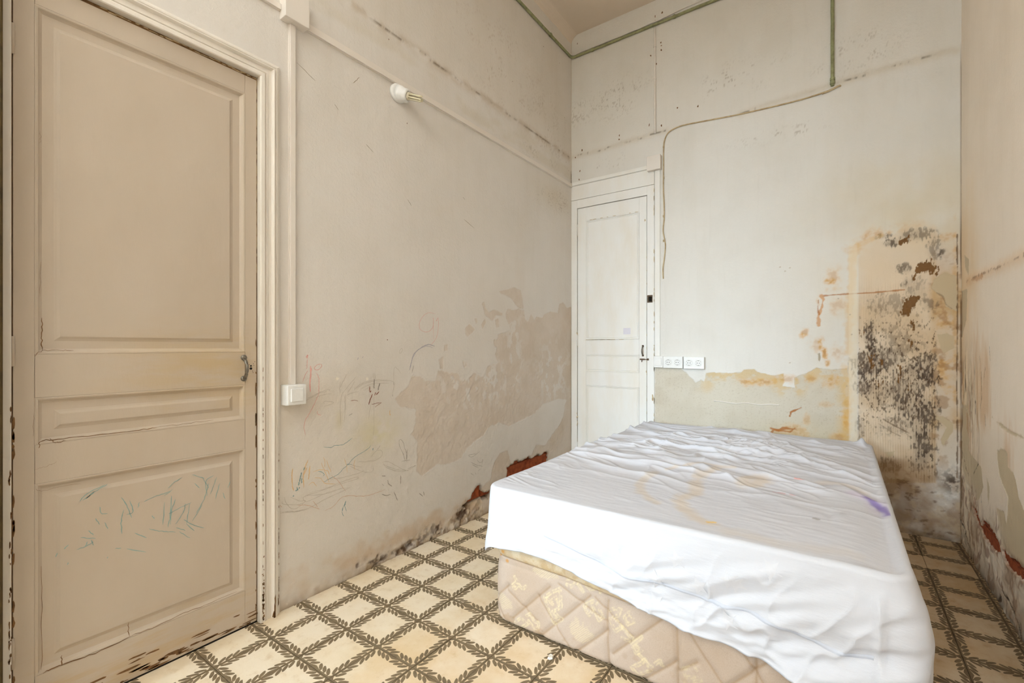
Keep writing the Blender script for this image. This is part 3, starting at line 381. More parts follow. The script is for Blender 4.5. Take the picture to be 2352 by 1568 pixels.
# mould specks at the top of the wall
def specks(W, c, ru, rv, a, seed, f=95, col=(120, 100, 74), th=0.60):
    m = W.blob(c, ru, rv); W.mix(np.clip(m*1.3, 0, 1)*a*0.55*sstep(W.nz(f*1.7, 2, seed, 0.7, 1.2), th+0.03, th+0.12)*sstep(W.nz(13, 4, seed+1), 0.42, 0.65), col)
specks(W, (3.25, 2.42), 0.26, 0.10, 0.6, 80); specks(W, (3.45, 2.42), 0.12, 0.12, 0.8, 82, 80, (128, 92, 66))
W.mul(0.6*W.blob((3.3, 2.45), 0.35, 0.12), (0.88, 0.82, 0.7))
specks(W, (2.9, 2.72), 0.5, 0.05, 0.6, 84); specks(W, (2.6, 3.2), 0.5, 0.3, 0.5, 86, 70, (158, 128, 104)); specks(W, (3.2, 3.0), 0.3, 0.25, 0.55, 88, 80, (146, 116, 94))
W.mul(0.5*sstep(W.V, 2.66, 2.7)*(1-sstep(W.V, 2.78, 2.9))*sstep(W.nz(5, 4, 89, 1, 2), 0.35, 0.7), (0.88, 0.84, 0.74))
W.mul(0.30*sstep(W.V, 2.86, 2.9), (0.94, 0.9, 0.82))
d = W.line(D['crack_left'])+(W.nz(60, 3, 90)-0.5)*0.016
W.H += 0.006*np.exp(-(d/0.012)**2); W.mul(0.7*np.exp(-(d/0.03)**2)*sstep(W.nz(14, 3, 91), 0.3, 0.6), (0.78, 0.7, 0.6))
W.mix(0.75*sstep(-d, -0.0055, -0.0005)*sstep(W.nz(8, 3, 92, 1, 0.2), 0.34, 0.6), (112, 92, 70))
d = W.line(D['crack_left2']); W.mix(0.7*sstep(-d, -0.012, -0.004)*sstep(W.nz(30, 3, 93), 0.35, 0.5), (96, 78, 58))
W.mul(0.5*np.exp(-((W.U-YB)/0.012)**2), (0.75, 0.66, 0.52))
# holes where the plaster has fallen off the bricks
for k, poly in enumerate(D['hole_left']):
    d = W.sdf(poly)+(W.nz(55, 4, 95+k)-0.5)*0.022
    m = sstep(-d, -0.001, 0.004); W.H -= 0.034*m
    W.mix(np.exp(-(d/0.010)**2)*0.55, (120, 98, 76)); W.mix(m*0.9, (118, 96, 74))
W.H = np.where((W.U < 0.939) & (W.U > 0.237) & (W.V < 2.306), -0.07, W.H)      # recess for door_1
wall_left = W.build('wall_left', PL, M_wall, kind='structure')
def course(P, parent, rows, hgt, seed):
    r = random.Random(seed)
    for (u0, u1, v0, v1) in rows:
        h1 = hgt+r.uniform(-0.002, 0.002); bm = bmesh.new(); j = lambda: r.uniform(-0.003, 0.003)
        A = [P(u+j(), v+j(), h1+j()*0.6) for u, v in ((u0, v0), (u1, v0), (u1, v1), (u0, v1))]
        Bk = [P(u, v, h1-0.05) for u, v in ((u0-.001, v0-.001), (u1+.001, v0-.001), (u1+.001, v1+.001), (u0-.001, v1+.001))]
        va = [bm.verts.new(p) for p in A]; vb = [bm.verts.new(p) for p in Bk]
        bm.faces.new(va)
        for i in range(4): bm.faces.new((va[i], vb[i], vb[(i+1) % 4], va[(i+1) % 4]))
        bmesh.ops.bevel(bm, geom=[e for e in bm.edges if all(v in va for v in e.verts)], offset=0.004, segments=2, affect='EDGES')
        bm_obj('brick', bm, M_brick, parent)
course(PL, wall_left, [(2.06, 2.344, 0.131, 0.270), (2.350, 2.636, 0.131, 0.270), (2.642, 2.896, 0.131, 0.270), (2.902, 3.190, 0.131, 0.270), (3.196, 3.4, 0.131, 0.270), (2.5, 2.777, 0.276, 0.415), (2.783, 3.066, 0.276, 0.415), (3.072, 3.35, 0.276, 0.415)], -0.010, 5)

# crayon, pencil and marker scribbles on the left wall (flat marks)
hL = WL.height
groups = {}
for c, wd, pts in D['scrib_left']: groups.setdefault(c, []).append((wd*0.00075, pts))
for c, polys in groups.items():
    ribbon(c+'_scribble', polys, PL, hL, CRAYON[c], wall_left, kind='stuff', label=f'{c} scribble marks drawn on the plaster beside the switch')
ribbon('scratch_mark', [(0.0022, p) for p in D['scratch_left']], PL, hL, M_scratch, wall_left, kind='stuff')

# ------------------------------------------------------------------ back wall
us = np.concatenate([np.arange(XL, -0.12, 0.0055), np.arange(-0.12, XR+0.0001, 0.0032)])
us = np.concatenate([[XL-0.03, XL-0.012], us, [XR+0.012, XR+0.03]])
vs = np.concatenate([np.arange(0, 1.96, 0.0038), np.arange(1.96, 2.25, 0.0055), np.arange(2.25, ZC+0.02, 0.011)])
WB = Wall(us, vs, (220, 217, 212)); W = WB; undulate(W, 101)
# yellowing halo round the damp corner
W.mul(0.75*W.blob((0.36, 1.55), 0.42, 0.75)*sstep(W.nz(3.5, 4, 102), 0.2, 0.65), (0.93, 0.82, 0.62))
W.mul(0.5*W.blob((0.30, 2.05), 0.5, 0.25)*sstep(W.nz(3, 4, 103), 0.3, 0.7), (0.95, 0.89, 0.74))
plast = (205, 197, 182)
d, m = W.peel(D['peel_back'][0], plast, 0.0016, 0.003, 104)
W.mul(m*0.4*sstep(W.nz(150, 2, 105), 0.70, 0.78), (0.75, 0.7, 0.62))
W.mul(m*0.5*sstep(W.nz(7, 4, 106), 0.45, 0.7), (0.9, 0.88, 0.84))
W.mix(0.5*m*sstep(d, -0.10, -0.03)*sstep(W.nz(14, 4, 107, 1, 1.6), 0.38, 0.55)*sstep(W.U, -0.98, -0.8), (206, 170, 100))
W.mul(m*0.6*sstep(0.72-W.V, 0, 0.2)*sstep(W.U, -0.7, -0.3), (0.97, 0.90, 0.72))
W.peel(D['peel_back'][1], (172, 160, 140), 0.0016, 0.002, 108)
OCH, RUST, DK = (212, 160, 76), (168, 104, 44), (74, 60, 46)
och1 = fbm(W.U+0.10*W.nz(9, 3, 143), W.V+0.12*W.nz(8, 3, 144), 15, 4, 110); och2 = W.nz(48, 3, 145)
for (c, ru, rv, a) in D['ochre_back']:
    b = W.blob((c[0], c[1]), ru*1.35, rv*1.35)*(0.1+1.7*och1)*(0.4+1.2*och2); W.mix(a*0.85*sstep(b, 0.30, 1.0), OCH); W.mix(a*0.6*sstep(b, 0.75, 1.25), (166, 106, 36))
# mould panel with combed adhesive ridges
d = W.sdf(D['panel_back'], 0.3)
pe = d+(W.nz(12, 4, 112)-0.5)*0.16
pmk = sstep(-pe, -0.03, 0.05); core = sstep(-d, -0.004, 0.012)
W.mix(pmk*0.45, (216, 192, 158)); W.mix(core*0.65*(1-sstep(W.V, 1.6, 2.0)), (217, 195, 166))
W.mul(core*0.6*sstep(W.nz(6, 5, 140), 0.42, 0.68)*(1-sstep(W.V, 1.35, 1.6)), (0.84, 0.76, 0.66))
strip = sstep(W.U, 0.44, 0.48)*sstep(W.V, 0.35, 0.55)*(1-sstep(W.V, 1.5, 1.85)); W.mix(strip*(0.35+0.5*sstep(W.nz(7, 5, 141), 0.35, 0.65)), (192, 158, 112)); W.mix(strip*0.5*sstep(W.nz(22, 4, 142), 0.55, 0.7), (150, 108, 62))
ridge = 0.5+0.5*np.sin(W.U*2*math.pi/0.0125+2.2*fbm(W.U, W.V, 3, 2, 113))
rz = core*(1-sstep(W.V, 1.35, 1.7))*sstep(W.nz(5, 3, 114), 0.25, 0.5)
W.H += rz*(ridge-0.5)*0.0028; W.mul(rz*0.55*(1-ridge)*sstep(W.nz(18, 3, 115, 1, 0.5), 0.3, 0.6), (0.72, 0.64, 0.54))
mn1 = W.nz(20, 5, 116, 1, 0.7); mn2 = W.nz(85, 3, 117, 1.25, 0.55)
for (c, ru, rv, a) in D['smudge_back']:
    b = W.blob(c, ru*1.35, rv*1.35)*(0.25+1.5*mn1)
    W.mix(a*0.62*sstep(b, 0.18, 1.0), (118, 100, 84))
    W.mix(a*0.95*sstep(mn2+0.30*b-0.10*ridge*rz, 0.62, 0.80)*sstep(b, 0.14, 0.45), (64, 48, 36))
for poly in D['brown_back']:
    d = W.sdf(poly)+(W.nz(90, 3, 118, 1.6, 0.5)-0.5)*0.05+0.012*(ridge-0.5)*rz
    m = sstep(-d, -0.001, 0.004); W.mix(m*0.95, (112, 74, 26)); W.H -= 0.0015*m
# more fine brown/black fly specks through the lower panel
W.mix(core*0.8*sstep(W.nz(80, 3, 119, 1.4, 0.6), 0.66, 0.72)*(1-sstep(W.V, 1.2, 1.5))*sstep(W.V, 0.5, 0.8), (78, 54, 32))
for poly in D['gray_back']: W.peel(poly, (192, 174, 144), 0.0014, 0.003, 120)
COLS = dict(ochre=(216, 178, 116), pinkish=(222, 200, 176), rust=RUST, flesh=(204, 160, 122), dark=(92, 62, 36), graypl=(198, 188, 170))
for pts, wd, c, a in D['stroke_back']:
    d = W.line(pts)+(W.nz(32, 4, 122)-0.5)*wd*1.6
    soft = wd*0.9 if c in ('ochre',) else wd*0.35
    W.mix(a*sstep(-d, -wd*0.5-soft, -wd*0.5+soft*0.3), COLS[c])
# cream filler strip left of the panel
d = np.abs(W.U-(D['panel_back'][0][0]-0.025))
W.mix(0.55*sstep(-d, -0.028, -0.018)*sstep(W.V, 0.3, 0.5)*(1-sstep(W.V, 1.75, 1.9)), (226, 212, 186))
for c in D['chips_back']: W.mix(0.7*sstep(W.blob(c, 0.006, 0.005), 0.3, 0.6), (176, 160, 138))
for c, ru, rv in D['speck_back']: specks(W, c, ru, rv, 0.75, 124+int(c[0]*7), 90, (128, 108, 84), 0.60)
# lower right: soaked brown base
d = W.sdf(D['lowerstain_back'], 0.3)+(W.nz(10, 4, 130)-0.5)*0.2
W.mix(0.6*sstep(-d, -0.06, 0.1), (128, 92, 52))
low = sstep(0.42-W.V, -0.06, 0.12)*sstep(W.U, 0.05, 0.2)
W.mix(low*0.8*sstep(W.nz(9, 5, 131), 0.1, 0.6), (152, 120, 84)); W.mix(low*0.6*sstep(W.nz(30, 5, 132, 0.8, 1.3), 0.60, 0.74), (96, 66, 42)); W.mix(low*0.4*sstep(W.nz(24, 5, 146), 0.56, 0.68), (196, 176, 146)); W.H += low*(W.nz(30, 4, 133)-0.5)*0.006
W.mix(0.8*W.blob((0.56, 0.36), 0.05, 0.07)*sstep(W.nz(60, 3, 134), 0.4, 0.6), (60, 44, 30))
W.mix(0.7*np.exp(-W.V/0.03)*sstep(W.U, 0, 0.2)*sstep(W.nz(20, 3, 135), 0.3, 0.6), (70, 50, 32))
for key in ('crack_backL', 'crack_backR'):
    d = W.line(D[key])+(W.nz(60, 3, 136)-0.5)*0.014
    W.H += 0.004*np.exp(-(d/0.012)**2); W.mul(0.5*np.exp(-(d/0.025)**2), (0.84, 0.77, 0.66))
    W.mix(0.7*sstep(-d, -0.005, -0.0005)*sstep(W.nz(9, 3, 137, 1, 0.2), 0.35 if key[-1] == 'R' else 0.48, 0.6), (92, 74, 54))
W.mix(0.75*sstep(W.U, XR-0.009, XR-0.003)*sstep(W.nz(10, 4, 138, 1, 0.4), 0.2, 0.5)*(1-sstep(W.V, 1.7, 2.0)), (92, 60, 32))
W.mix(0.6*sstep(W.U, XR-0.008, XR-0.002)*sstep(W.nz(10, 4, 139, 1, 0.4), 0.35, 0.5)*(1-sstep(W.V, 2.8, 3.0)), (128, 98, 66))
W.mul(0.25*sstep(W.V, 2.87, 2.95), (0.93, 0.88, 0.8))
W.H = np.where((W.U < -1.272) & (W.V < 2.56), -0.07, W.H)      # recess for door_2
wall_back = W.build('wall_back', PB, M_wall, kind='structure')
hB = WB.height

# ------------------------------------------------------------------ right wall
us = np.concatenate([np.arange(YF, 2.3, 0.07), np.arange(2.3, YB+0.0001, 0.0045)])
vs = np.concatenate([np.arange(0, 1.9, 0.0065), np.arange(1.9, ZC+0.02, 0.025)])
us = np.concatenate([us, [YB+0.012, YB+0.03]])
WR = Wall(us, vs, (238, 226, 212)); W = WR; undulate(W, 201)
W.mul(0.8*sstep(W.U, 3.0, 3.45)*sstep(2.4-W.V, 0, 0.8)*sstep(W.nz(4, 4, 202, 1, 0.4), 0.2, 0.7), (0.93, 0.80, 0.58))
for poly in D['ochre_right']:
    d = W.sdf(poly, 0.2)+(W.nz(16, 5, 203, 1.3, 0.3)-0.5)*0.30; W.mix(0.5*sstep(-d, -0.08, 0.06)*(0.5+0.5*sstep(W.nz(30, 4, 220, 1.4, 0.15), 0.35, 0.65)), (204, 156, 92))
cz = sstep(W.U, 3.10, 3.42)*sstep(1.25-W.V, 0, 0.3)
W.mix(cz*0.65*sstep(W.nz(26, 5, 204, 1.5, 0.2), 0.42, 0.58), (196, 176, 144)); W.mix(cz*0.5*sstep(W.nz(20, 5, 221, 1.5, 0.2), 0.50, 0.66), (176, 130, 78)); W.mix(cz*0.8*sstep(W.nz(40, 4, 205, 1.6, 0.2), 0.60, 0.68), (96, 68, 44)); W.mix(cz*0.5*sstep(W.nz(34, 4, 222, 1.6, 0.3), 0.60, 0.66), (236, 226, 208))
W.H += cz*(W.nz(26, 4, 206, 1.5, 0.5)-0.5)*0.008
for poly in D['gray_right']: W.peel(poly, (204, 188, 160), 0.0018, 0.004, 207)
d = W.line(D['crack_right'])+(W.nz(40, 3, 208)-0.5)*0.02
W.H += 0.004*np.exp(-(d/0.02)**2); W.mul(0.7*np.exp(-(d/0.03)**2), (0.92, 0.78, 0.62)); W.mix(0.6*sstep(-d, -0.008, -0.002)*sstep(W.nz(16, 3, 209), 0.4, 0.55), (128, 86, 54))
d = W.sdf(D['flesh_right'])+(W.nz(40, 3, 210)-0.5)*0.02; W.mix(0.8*sstep(-d, -0.004, 0.004), (206, 166, 130))
low = sstep(0.45-W.V-(W.nz(4, 3, 211)-0.5)*0.3-(3.6-W.U)*0.14, -0.03, 0.05)
W.mix(low*0.6, (214, 200, 180)); W.H += low*(W.nz(24, 4, 212)-0.5)*0.012
W.mix(low*0.55*sstep(W.nz(34, 4, 213, 1, 0.5), 0.58, 0.66), (120, 70, 44)); W.mix(low*0.5*sstep(W.nz(8, 4, 214), 0.5, 0.75), (168, 144, 116))
W.mix(0.8*np.exp(-W.V/0.05)*sstep(W.nz(10, 4, 215), 0.25, 0.6), (88, 68, 46))
for pts, wd in D['dark_right']:
    d = W.line(pts)+(W.nz(50, 3, 216)-0.5)*wd*1.2; m = sstep(-d, -wd*0.7, -wd*0.3); W.mix(m*0.9, (58, 42, 28)); W.H -= 0.003*m
for k, poly in enumerate(D['hole_right']):
    d = W.sdf(poly)+(W.nz(40, 4, 217+k)-0.5)*0.03
    m = sstep(-d, -0.001, 0.005); W.H -= 0.028*m; W.mix(np.exp(-(d/0.012)**2)*0.5, (150, 108, 80)); W.mix(m*0.9, (120, 76, 54))
W.mix(0.85*sstep(W.U, YB-0.014, YB-0.003)*sstep(W.nz(10, 4, 219, 1, 0.4), 0.2, 0.5)*(1-sstep(W.V, 1.7, 2.2)), (84, 56, 32))
wall_right = W.build('wall_right', PR, M_wall, flip=True, kind='structure')
course(PR, wall_right, [(2.30, 2.575, 0.131, 0.270), (2.581, 2.862, 0.131, 0.270), (2.868, 3.148, 0.131, 0.270), (3.154, 3.434, 0.131, 0.270), (2.44, 2.72, 0.276, 0.415), (2.726, 3.0, 0.276, 0.415), (3.006, 3.288, 0.276, 0.415), (3.294, 3.57, 0.276, 0.415)], -0.008, 6)

# ------------------------------------------------------------------ front wall with its balcony doorway, ceiling, cornice
M_room = painted('plain_cream_plaster', (230, 227, 222), (222, 217, 209), 0.8, 1.6, 0.5, 0.3, (1, 1, 1), 0.25)
M_ceil = painted('ceiling_limewash', (222, 209, 194), (210, 194, 176), 0.8, 1.6, 0.5, 0.3, (1, 1, 1), 0.25)
OX0, OX1, OZ = -1.98, -1.22, 2.6
bm = bmesh.new()
add_box(bm, XL-0.1, OX0, YF-0.1, YF, 0, ZC); add_box(bm, OX1, XR+0.1, YF-0.1, YF, 0, ZC); add_box(bm, OX0, OX1, YF-0.1, YF, OZ, ZC)
bm_obj('wall_front', bm, M_room, kind='structure')
box('ceiling', (XL-0.1, XR+0.1, YF-0.1, YB+0.1, ZC, ZC+0.1), M_ceil, kind='structure')
def cove(name, a, b, inward):
    V, F = [], []; a, b, n = Vector(a), Vector(b), Vector(inward); R = 0.075; K = 9
    for p in (a, b):
        for k in range(K):
            t = k/(K-1)*math.pi/2
            V.append(p+n*(R-R*math.cos(t))+Vector((0, 0, -R+R*math.sin(t))))
    for k in range(K-1): F.append((k, k+1, K+k+1, K+k))
    V += [a, b]; i, j = 2*K, 2*K+1
    for k in range(K-1): F.append((k, i, k+1)); F.append((K+k, K+k+1, j))
    return mesh_obj(name, V, F, M_ceil, smooth=False, kind='structure')
cove('trim_1', (XL, YF, ZC), (XL, YB, ZC), (1, 0, 0)); cove('trim_2', (XR, YF, ZC), (XR, YB, ZC), (-1, 0, 0))

# ------------------------------------------------------------------ floor: slab and cement tiles
M_slab = painted('mortar_bed', (120, 104, 80), None, 0.95, 8, 0.5, 0.3)
floor = box('floor', (XL-0.1, XR+0.1, YF-0.1, YB+0.1, -0.08, -0.018), M_slab, kind='structure')
def tile_material(name, with_y):
    t = NT(name); o = t.n('ShaderNodeSeparateXYZ'); t.link(t.n('ShaderNodeAttribute', attribute_name='tile_uv').outputs['Vector'], o.inputs[0])
    wob = t.noise(t.pos(), 55, 2); wob = t.M('MULTIPLY', t.M('SUBTRACT', wob, 0.5), 0.035)
    ax = t.M('ABSOLUTE', o.outputs[0]); ay = t.M('ABSOLUTE', o.outputs[1])
    def edge(s, e):
        d = t.M('ADD', t.M('SUBTRACT', 1.0, e), wob)
        s = t.M('SUBTRACT', 1.0, s)
        q = t.M('SUBTRACT', s, t.M('MULTIPLY', d, 1.05))
        fr = t.M('ABSOLUTE', t.M('SUBTRACT', t.M('FRACT', t.M('ADD', t.M('DIVIDE', t.M('SUBTRACT', q, 0.15), 0.235), 0.5)), 0.5))
        tt = t.M('DIVIDE', t.M('SUBTRACT', d, 0.07), 0.235, clamp=True)
        w = t.M('MULTIPLY', t.M('POWER', t.M('MULTIPLY', t.M('MULTIPLY', t.M('POWER', tt, 0.8), t.M('SUBTRACT', 1.0, tt)), 3.6), 0.65), 0.45)
        leaf = t.M('MULTIPLY', t.M('LESS_THAN', fr, w), t.M('MULTIPLY', t.M('GREATER_THAN', q, 0.03), t.M('LESS_THAN', q, 0.735)))
        tw = t.M('ADD', 0.062, t.M('MULTIPLY', t.M('MAXIMUM', t.M('SUBTRACT', 1.0, t.M('DIVIDE', t.M('ABSOLUTE', t.M('SUBTRACT', s, 0.93)), 0.2)), 0.0), 0.065))
        tw = t.M('ADD', tw, t.M('MULTIPLY', t.M('LESS_THAN', fr, 0.16), 0.028))
        stem = t.M('LESS_THAN', d, tw)
        star = t.M('LESS_THAN', t.M('ADD', s, d), 0.21)
        return t.M('MAXIMUM', t.M('MAXIMUM', leaf, stem), star)
    m = edge(ax, ay)
    if with_y: m = t.M('MAXIMUM', m, edge(ay, ax))
    p = t.pos(); n1 = t.noise(p, 3.0, 5, 0.6); n2 = t.noise(p, 22, 5, 0.65); n3 = t.noise(p, 240, 2)
    base = t.mix(t.step(n1, 0.35, 0.7), rgba((228, 214, 192)), rgba((219, 199, 166)))
    base = t.mix(t.M('MULTIPLY', t.step(n2, 0.5, 0.8), 0.45), base, rgba((188, 156, 110)))
    base = t.mix(t.M('MULTIPLY', t.step(n3, 0.62, 0.75), 0.35), base, rgba((168, 138, 100)))
    sx_ = t.n('ShaderNodeSeparateXYZ'); t.link(p, sx_.inputs[0])
    browner = t.M('MULTIPLY', t.step(t.M('ADD', sx_.outputs[0], t.M('MULTIPLY', t.M('SUBTRACT', n1, 0.5), 0.5)), -1.50, -1.22), t.step(n1, 0.2, 0.6))  # tile ground turns browner to the right of the strip along the left wall
    base = t.mix(t.M('MULTIPLY', browner, 0.38), base, rgba((200, 160, 104)))
    soil_shade = t.M('MULTIPLY', t.step(t.M('ADD', sx_.outputs[0], t.M('MULTIPLY', t.M('SUBTRACT', n2, 0.5), 0.12)), 0.0, 0.62), 0.75)  # grime towards the right wall, with painted shade on the floor beside the bed

    ink = t.mix(t.step(n2, 0.35, 0.7), rgba((126, 108, 82)), rgba((108, 91, 68)))
    c = t.mix(t.M('MULTIPLY', m, t.M('SUBTRACT', 1.0, t.M('MULTIPLY', t.step(n3, 0.66, 0.8), 0.35))), base, ink)
    c = t.mix(soil_shade, c, (0.36, 0.27, 0.16, 1), 'MULTIPLY')
    return t.done(c, t.M('ADD', 0.42, t.M('MULTIPLY', n2, 0.3)), n3, 0.12, 0.0005, spec=0.4)
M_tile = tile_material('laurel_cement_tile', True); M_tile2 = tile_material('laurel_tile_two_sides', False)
def tile(cx, cy, x0, x1, y0, y1, mat, dz):
    g = 0.0007; x0 += g; x1 -= g; y0 += g; y1 -= g; b = 0.0012
    xs = (x0, x0+b, x1-b, x1); V = []
    ring = lambda i, z: [(x0+i, y0+i, z), (x1-i, y0+i, z), (x1-i, y1-i, z), (x0+i, y1-i, z)]
    V = ring(0, -0.018)+ring(0, dz-0.0009)+ring(b, dz)
    F = [(8, 9, 10, 11)]+[(k+i, k+(i+1) % 4, k+4+(i+1) % 4, k+4+i) for k in (0, 4) for i in range(4)]
    me = bpy.data.meshes.new('tile'); me.from_pydata(V, [], F); me.update()
    a = me.attributes.new('tile_uv', 'FLOAT_VECTOR', 'POINT')
    a.data.foreach_set('vector', np.array([((v[0]-cx)/0.1, (v[1]-cy)/0.1, 0) for v in V], np.float32).ravel())
    me.materials.append(mat); o = bpy.data.objects.new('tile', me); link(o, floor)
XJ = [-2.093+0.2*i for i in range(12)]                      # joints left of and under the bed
cols = [(XJ[i], XJ[i+1], XJ[i]+0.1, 0.1077) for i in range(11)]+[(0.107, 0.183, 0.083, 0.1077), (0.183, 0.383, 0.283, 0.0807), (0.383, 0.583, 0.483, 0.0807), (0.583, 0.70, 0.683, 0.0807)]
rt = random.Random(3)
for (x0, x1, cx, ph) in cols:
    a, b = max(x0, XL-0.02), min(x1, XR+0.02)
    for j in range(-2, 18):
        y0 = ph+0.2*j; 
        if y0 > YB: continue
        cy = y0+0.1; y1 = min(y0+0.2, YB+0.02)
        no_y = x0 in (0.183, 0.383) and (j == 15)
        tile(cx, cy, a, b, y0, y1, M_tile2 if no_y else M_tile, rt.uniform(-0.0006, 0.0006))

# ------------------------------------------------------------------ joinery helpers
def sweep(name, prof, path, P, mat, parent=None, closed=False, **kw):
    """moulding profile [(a outward, h)] swept along an axis-aligned path in a wall frame, mitred at the corners"""
    n = len(path); V, F = [], []; k = len(prof)
    for i, (u, v) in enumerate(path):
        pr = path[i-1] if (i > 0 or closed) else None; nx = path[(i+1) % n] if (i < n-1 or closed) else None
        off = np.zeros(2)
        for a, b in ((pr, (u, v)), ((u, v), nx)):
            if a is None or b is None: continue
            t = np.array(b, float)-np.array(a, float); t /= np.linalg.norm(t)
            nn = np.array([t[1], -t[0]])
            if abs(off @ nn) < 0.5: off = off+nn
        for a, h in prof: V.append(P(u+off[0]*a, v+off[1]*a, h))
    for i in range(n if closed else n-1):
        j = (i+1) % n
        for m in range(k-1): F.append((i*k+m, i*k+m+1, j*k+m+1, j*k+m))
    if not closed: F += [tuple(range(k)), tuple(range((n-1)*k, n*k))[::-1]]
    bm = bmesh.new(); vv = [bm.verts.new(p) for p in V]
    for f in F: bm.faces.new([vv[i] for i in f])
    return bm_obj(name, bm, mat, parent, **kw)
def pbox(name, P, u0, u1, v0, v1, h0, h1, mat, parent=None, bev=0.0015, **kw):
    a, b = P(u0, v0, h0), P(u1, v1, h1)
    return box(name, (min(a[0], b[0]), max(a[0], b[0]), min(a[1], b[1]), max(a[1], b[1]), min(a[2], b[2]), max(a[2], b[2])), mat, parent, bev, **kw)
def panel(P, u0, u1, v0, v1, prof, mat, parent):
    """a framed panel: moulding ring that steps in from the stiles, and the panel itself"""
    path = [(u0, v0), (u0, v1), (u1, v1), (u1, v0)]
    ring = sweep('moulding', prof, path, P, mat, parent, closed=True)
    a, h = prof[-1]; a -= 0.0008
    return pbox('panel', P, u0+a, u1-a, v0+a, v1-a, h-0.012, h+0.0002, mat, parent, 0)
def chips(name, spots, P, H, mat, parent, seed=1, lift=0.0007, **kw):
    r = random.Random(seed); V, F = [], []
    for (u, v, ru, rv) in spots:
        b = len(V); n = 9; h = (H(u, v) if callable(H) else H)+lift
        for k in range(n):
            q = r.uniform(0.55, 1.25); t = 2*math.pi*k/n
            V.append(P(u+ru*q*math.cos(t), v+rv*q*math.sin(t), h))
        F.append(tuple(range(b, b+n)))
    return mesh_obj(name, V, F, mat, parent, kind='stuff', **kw)
r0 = random.Random(11)

# ------------------------------------------------------------------ door_1: the big panelled door in the left wall
DO0, DO1, DT = 0.247, 0.930, 2.302
door1 = empty('door_1', (XL, 0.589, 0), kind='structure', label='large cream four-board panelled door in the left wall, nearest the camera')
t = NT('grimy_door_paint'); p = t.pos()
n = t.noise(t.scaled(p, (1, 1, 0.35)), 2.6, 5, 0.6); c = t.mix(t.M('MULTIPLY', t.step(n, 0.35, 0.75), 0.5), rgba((194, 181, 166)), rgba((182, 166, 146)))
def near(t, p, c, r):                                              # hand grime around a point
    x = t.n('ShaderNodeVectorMath', operation='DISTANCE'); t.link(p, x.inputs[0]); x.inputs[1].default_value = c
    return t.M('SUBTRACT', 1.0, t.step(x.outputs['Value'], 0.0, r))
g = t.M('MULTIPLY', near(t, t.scaled(p, (1, 0.55, 1)), (XL, 0.80*0.55, 1.07), 0.30), t.step(t.noise(t.scaled(p, (1, 0.5, 2)), 9, 5, 0.65), 0.3, 0.7))
c = t.mix(t.M('MULTIPLY', g, 0.62), c, rgba((190, 164, 118)))
sp = t.n('ShaderNodeSeparateXYZ'); t.link(p, sp.inputs[0])
lowm = t.M('MULTIPLY', t.M('SUBTRACT', 1.0, t.step(sp.outputs[2], 0.02, 0.32)), t.step(t.noise(t.scaled(p, (1, 0.35, 2)), 14, 5, 0.65), 0.42, 0.7))
c = t.mix(t.M('MULTIPLY', lowm, 0.6), c, rgba((188, 160, 116)))
M_door1 = t.done(c, 0.55, t.M('ADD', t.noise(t.scaled(p, (1, 1, 0.3)), 90, 4, 0.6), n), 0.3, 0.0012, spec=0.3)
HD = -0.006
pbox('stile', PL, 0.2515, 0.295, 0.006, 2.289, HD-0.035, HD, M_door1, door1); pbox('stile', PL, 0.882, 0.9255, 0.006, 2.289, HD-0.035, HD, M_door1, door1)
for v0, v1 in ((2.214, 2.289), (1.006, 1.14), (0.741, 0.862), (0.006, 0.152)):
    pbox('rail', PL, 0.2955, 0.8815, v0, v1, HD-0.035, HD, M_door1, door1)
pf = [(0, HD-0.0005), (0.003, HD+0.0005), (0.007, HD-0.001), (0.012, HD-0.008), (0.017, HD-0.0125), (0.020, HD-0.0125), (0.042, HD-0.0125), (0.044, HD-0.0115), (0.048, HD-0.010), (0.0555, HD-0.0055), (0.058, HD-0.0055)]
pan = [panel(PL, 0.295, 0.882, v0, v1, pf, M_door1, door1) for v0, v1 in ((1.14, 2.214), (0.862, 1.006), (0.152, 0.741))]
HP = HD-0.0055
ribbon('teal_marker_scribble', [(0.0022, q) for q in D['scrib_door']], PL, lambda u, v: HP+0.0003 if 0.35 < u < 0.826 and 0.21 < v < 0.683 else HD-0.004, M_teal, pan[2], kind='stuff', label='teal marker scribbles across the lower door panel')
cr = lambda pts: [(onu, onv) for onu, onv in pts]
ribbon('paint_crack', [(w*0.55, cr(q)) for w, q in [(0.004,[(0.302,0.854),(0.311,0.872),(0.369,0.872),(0.462,0.87),(0.553,0.871),(0.59,0.873)]),(0.002,[(0.59,0.873),(0.681,0.875),(0.766,0.875)]),(0.004,[(0.31,1.252),(0.309,1.198),(0.309,1.153)]),(0.001,[(0.307,1.426),(0.307,1.319)]),(0.001,[(0.307,1.828),(0.307,1.788)]),(0.002,[(0.296,1.134),(0.31,1.151),(0.35,1.151),(0.379,1.152)]),(0.005,[(0.313,0.155),(0.353,0.156),(0.43,0.15),(0.518,0.158)]),(0.003,[(0.518,0.158),(0.59,0.157),(0.674,0.163),(0.736,0.162)]),(0.002,[(0.736,0.162),(0.85,0.165)]),(0.002,[(0.31,0.165),(0.31,0.299),(0.309,0.487)]),(0.001,[(0.296,0.729),(0.309,0.718),(0.36,0.721),(0.399,0.719)]),(0.003,[(0.514,0.16),(0.513,0.209)]),(0.004,[(0.353,0.153),(0.352,0.188)]),(0.001,[(0.296,0.788),(0.322,0.793),(0.341,0.8)]),(0.001,[(0.293,0.959),(0.293,0.892)]),(0.003,[(0.327,0.877),(0.339,0.862),(0.36,0.865)])]], PL, lambda u, v: HD+0.001, M_wood, door1, kind='stuff', jit=0.0012)
sp_ = []
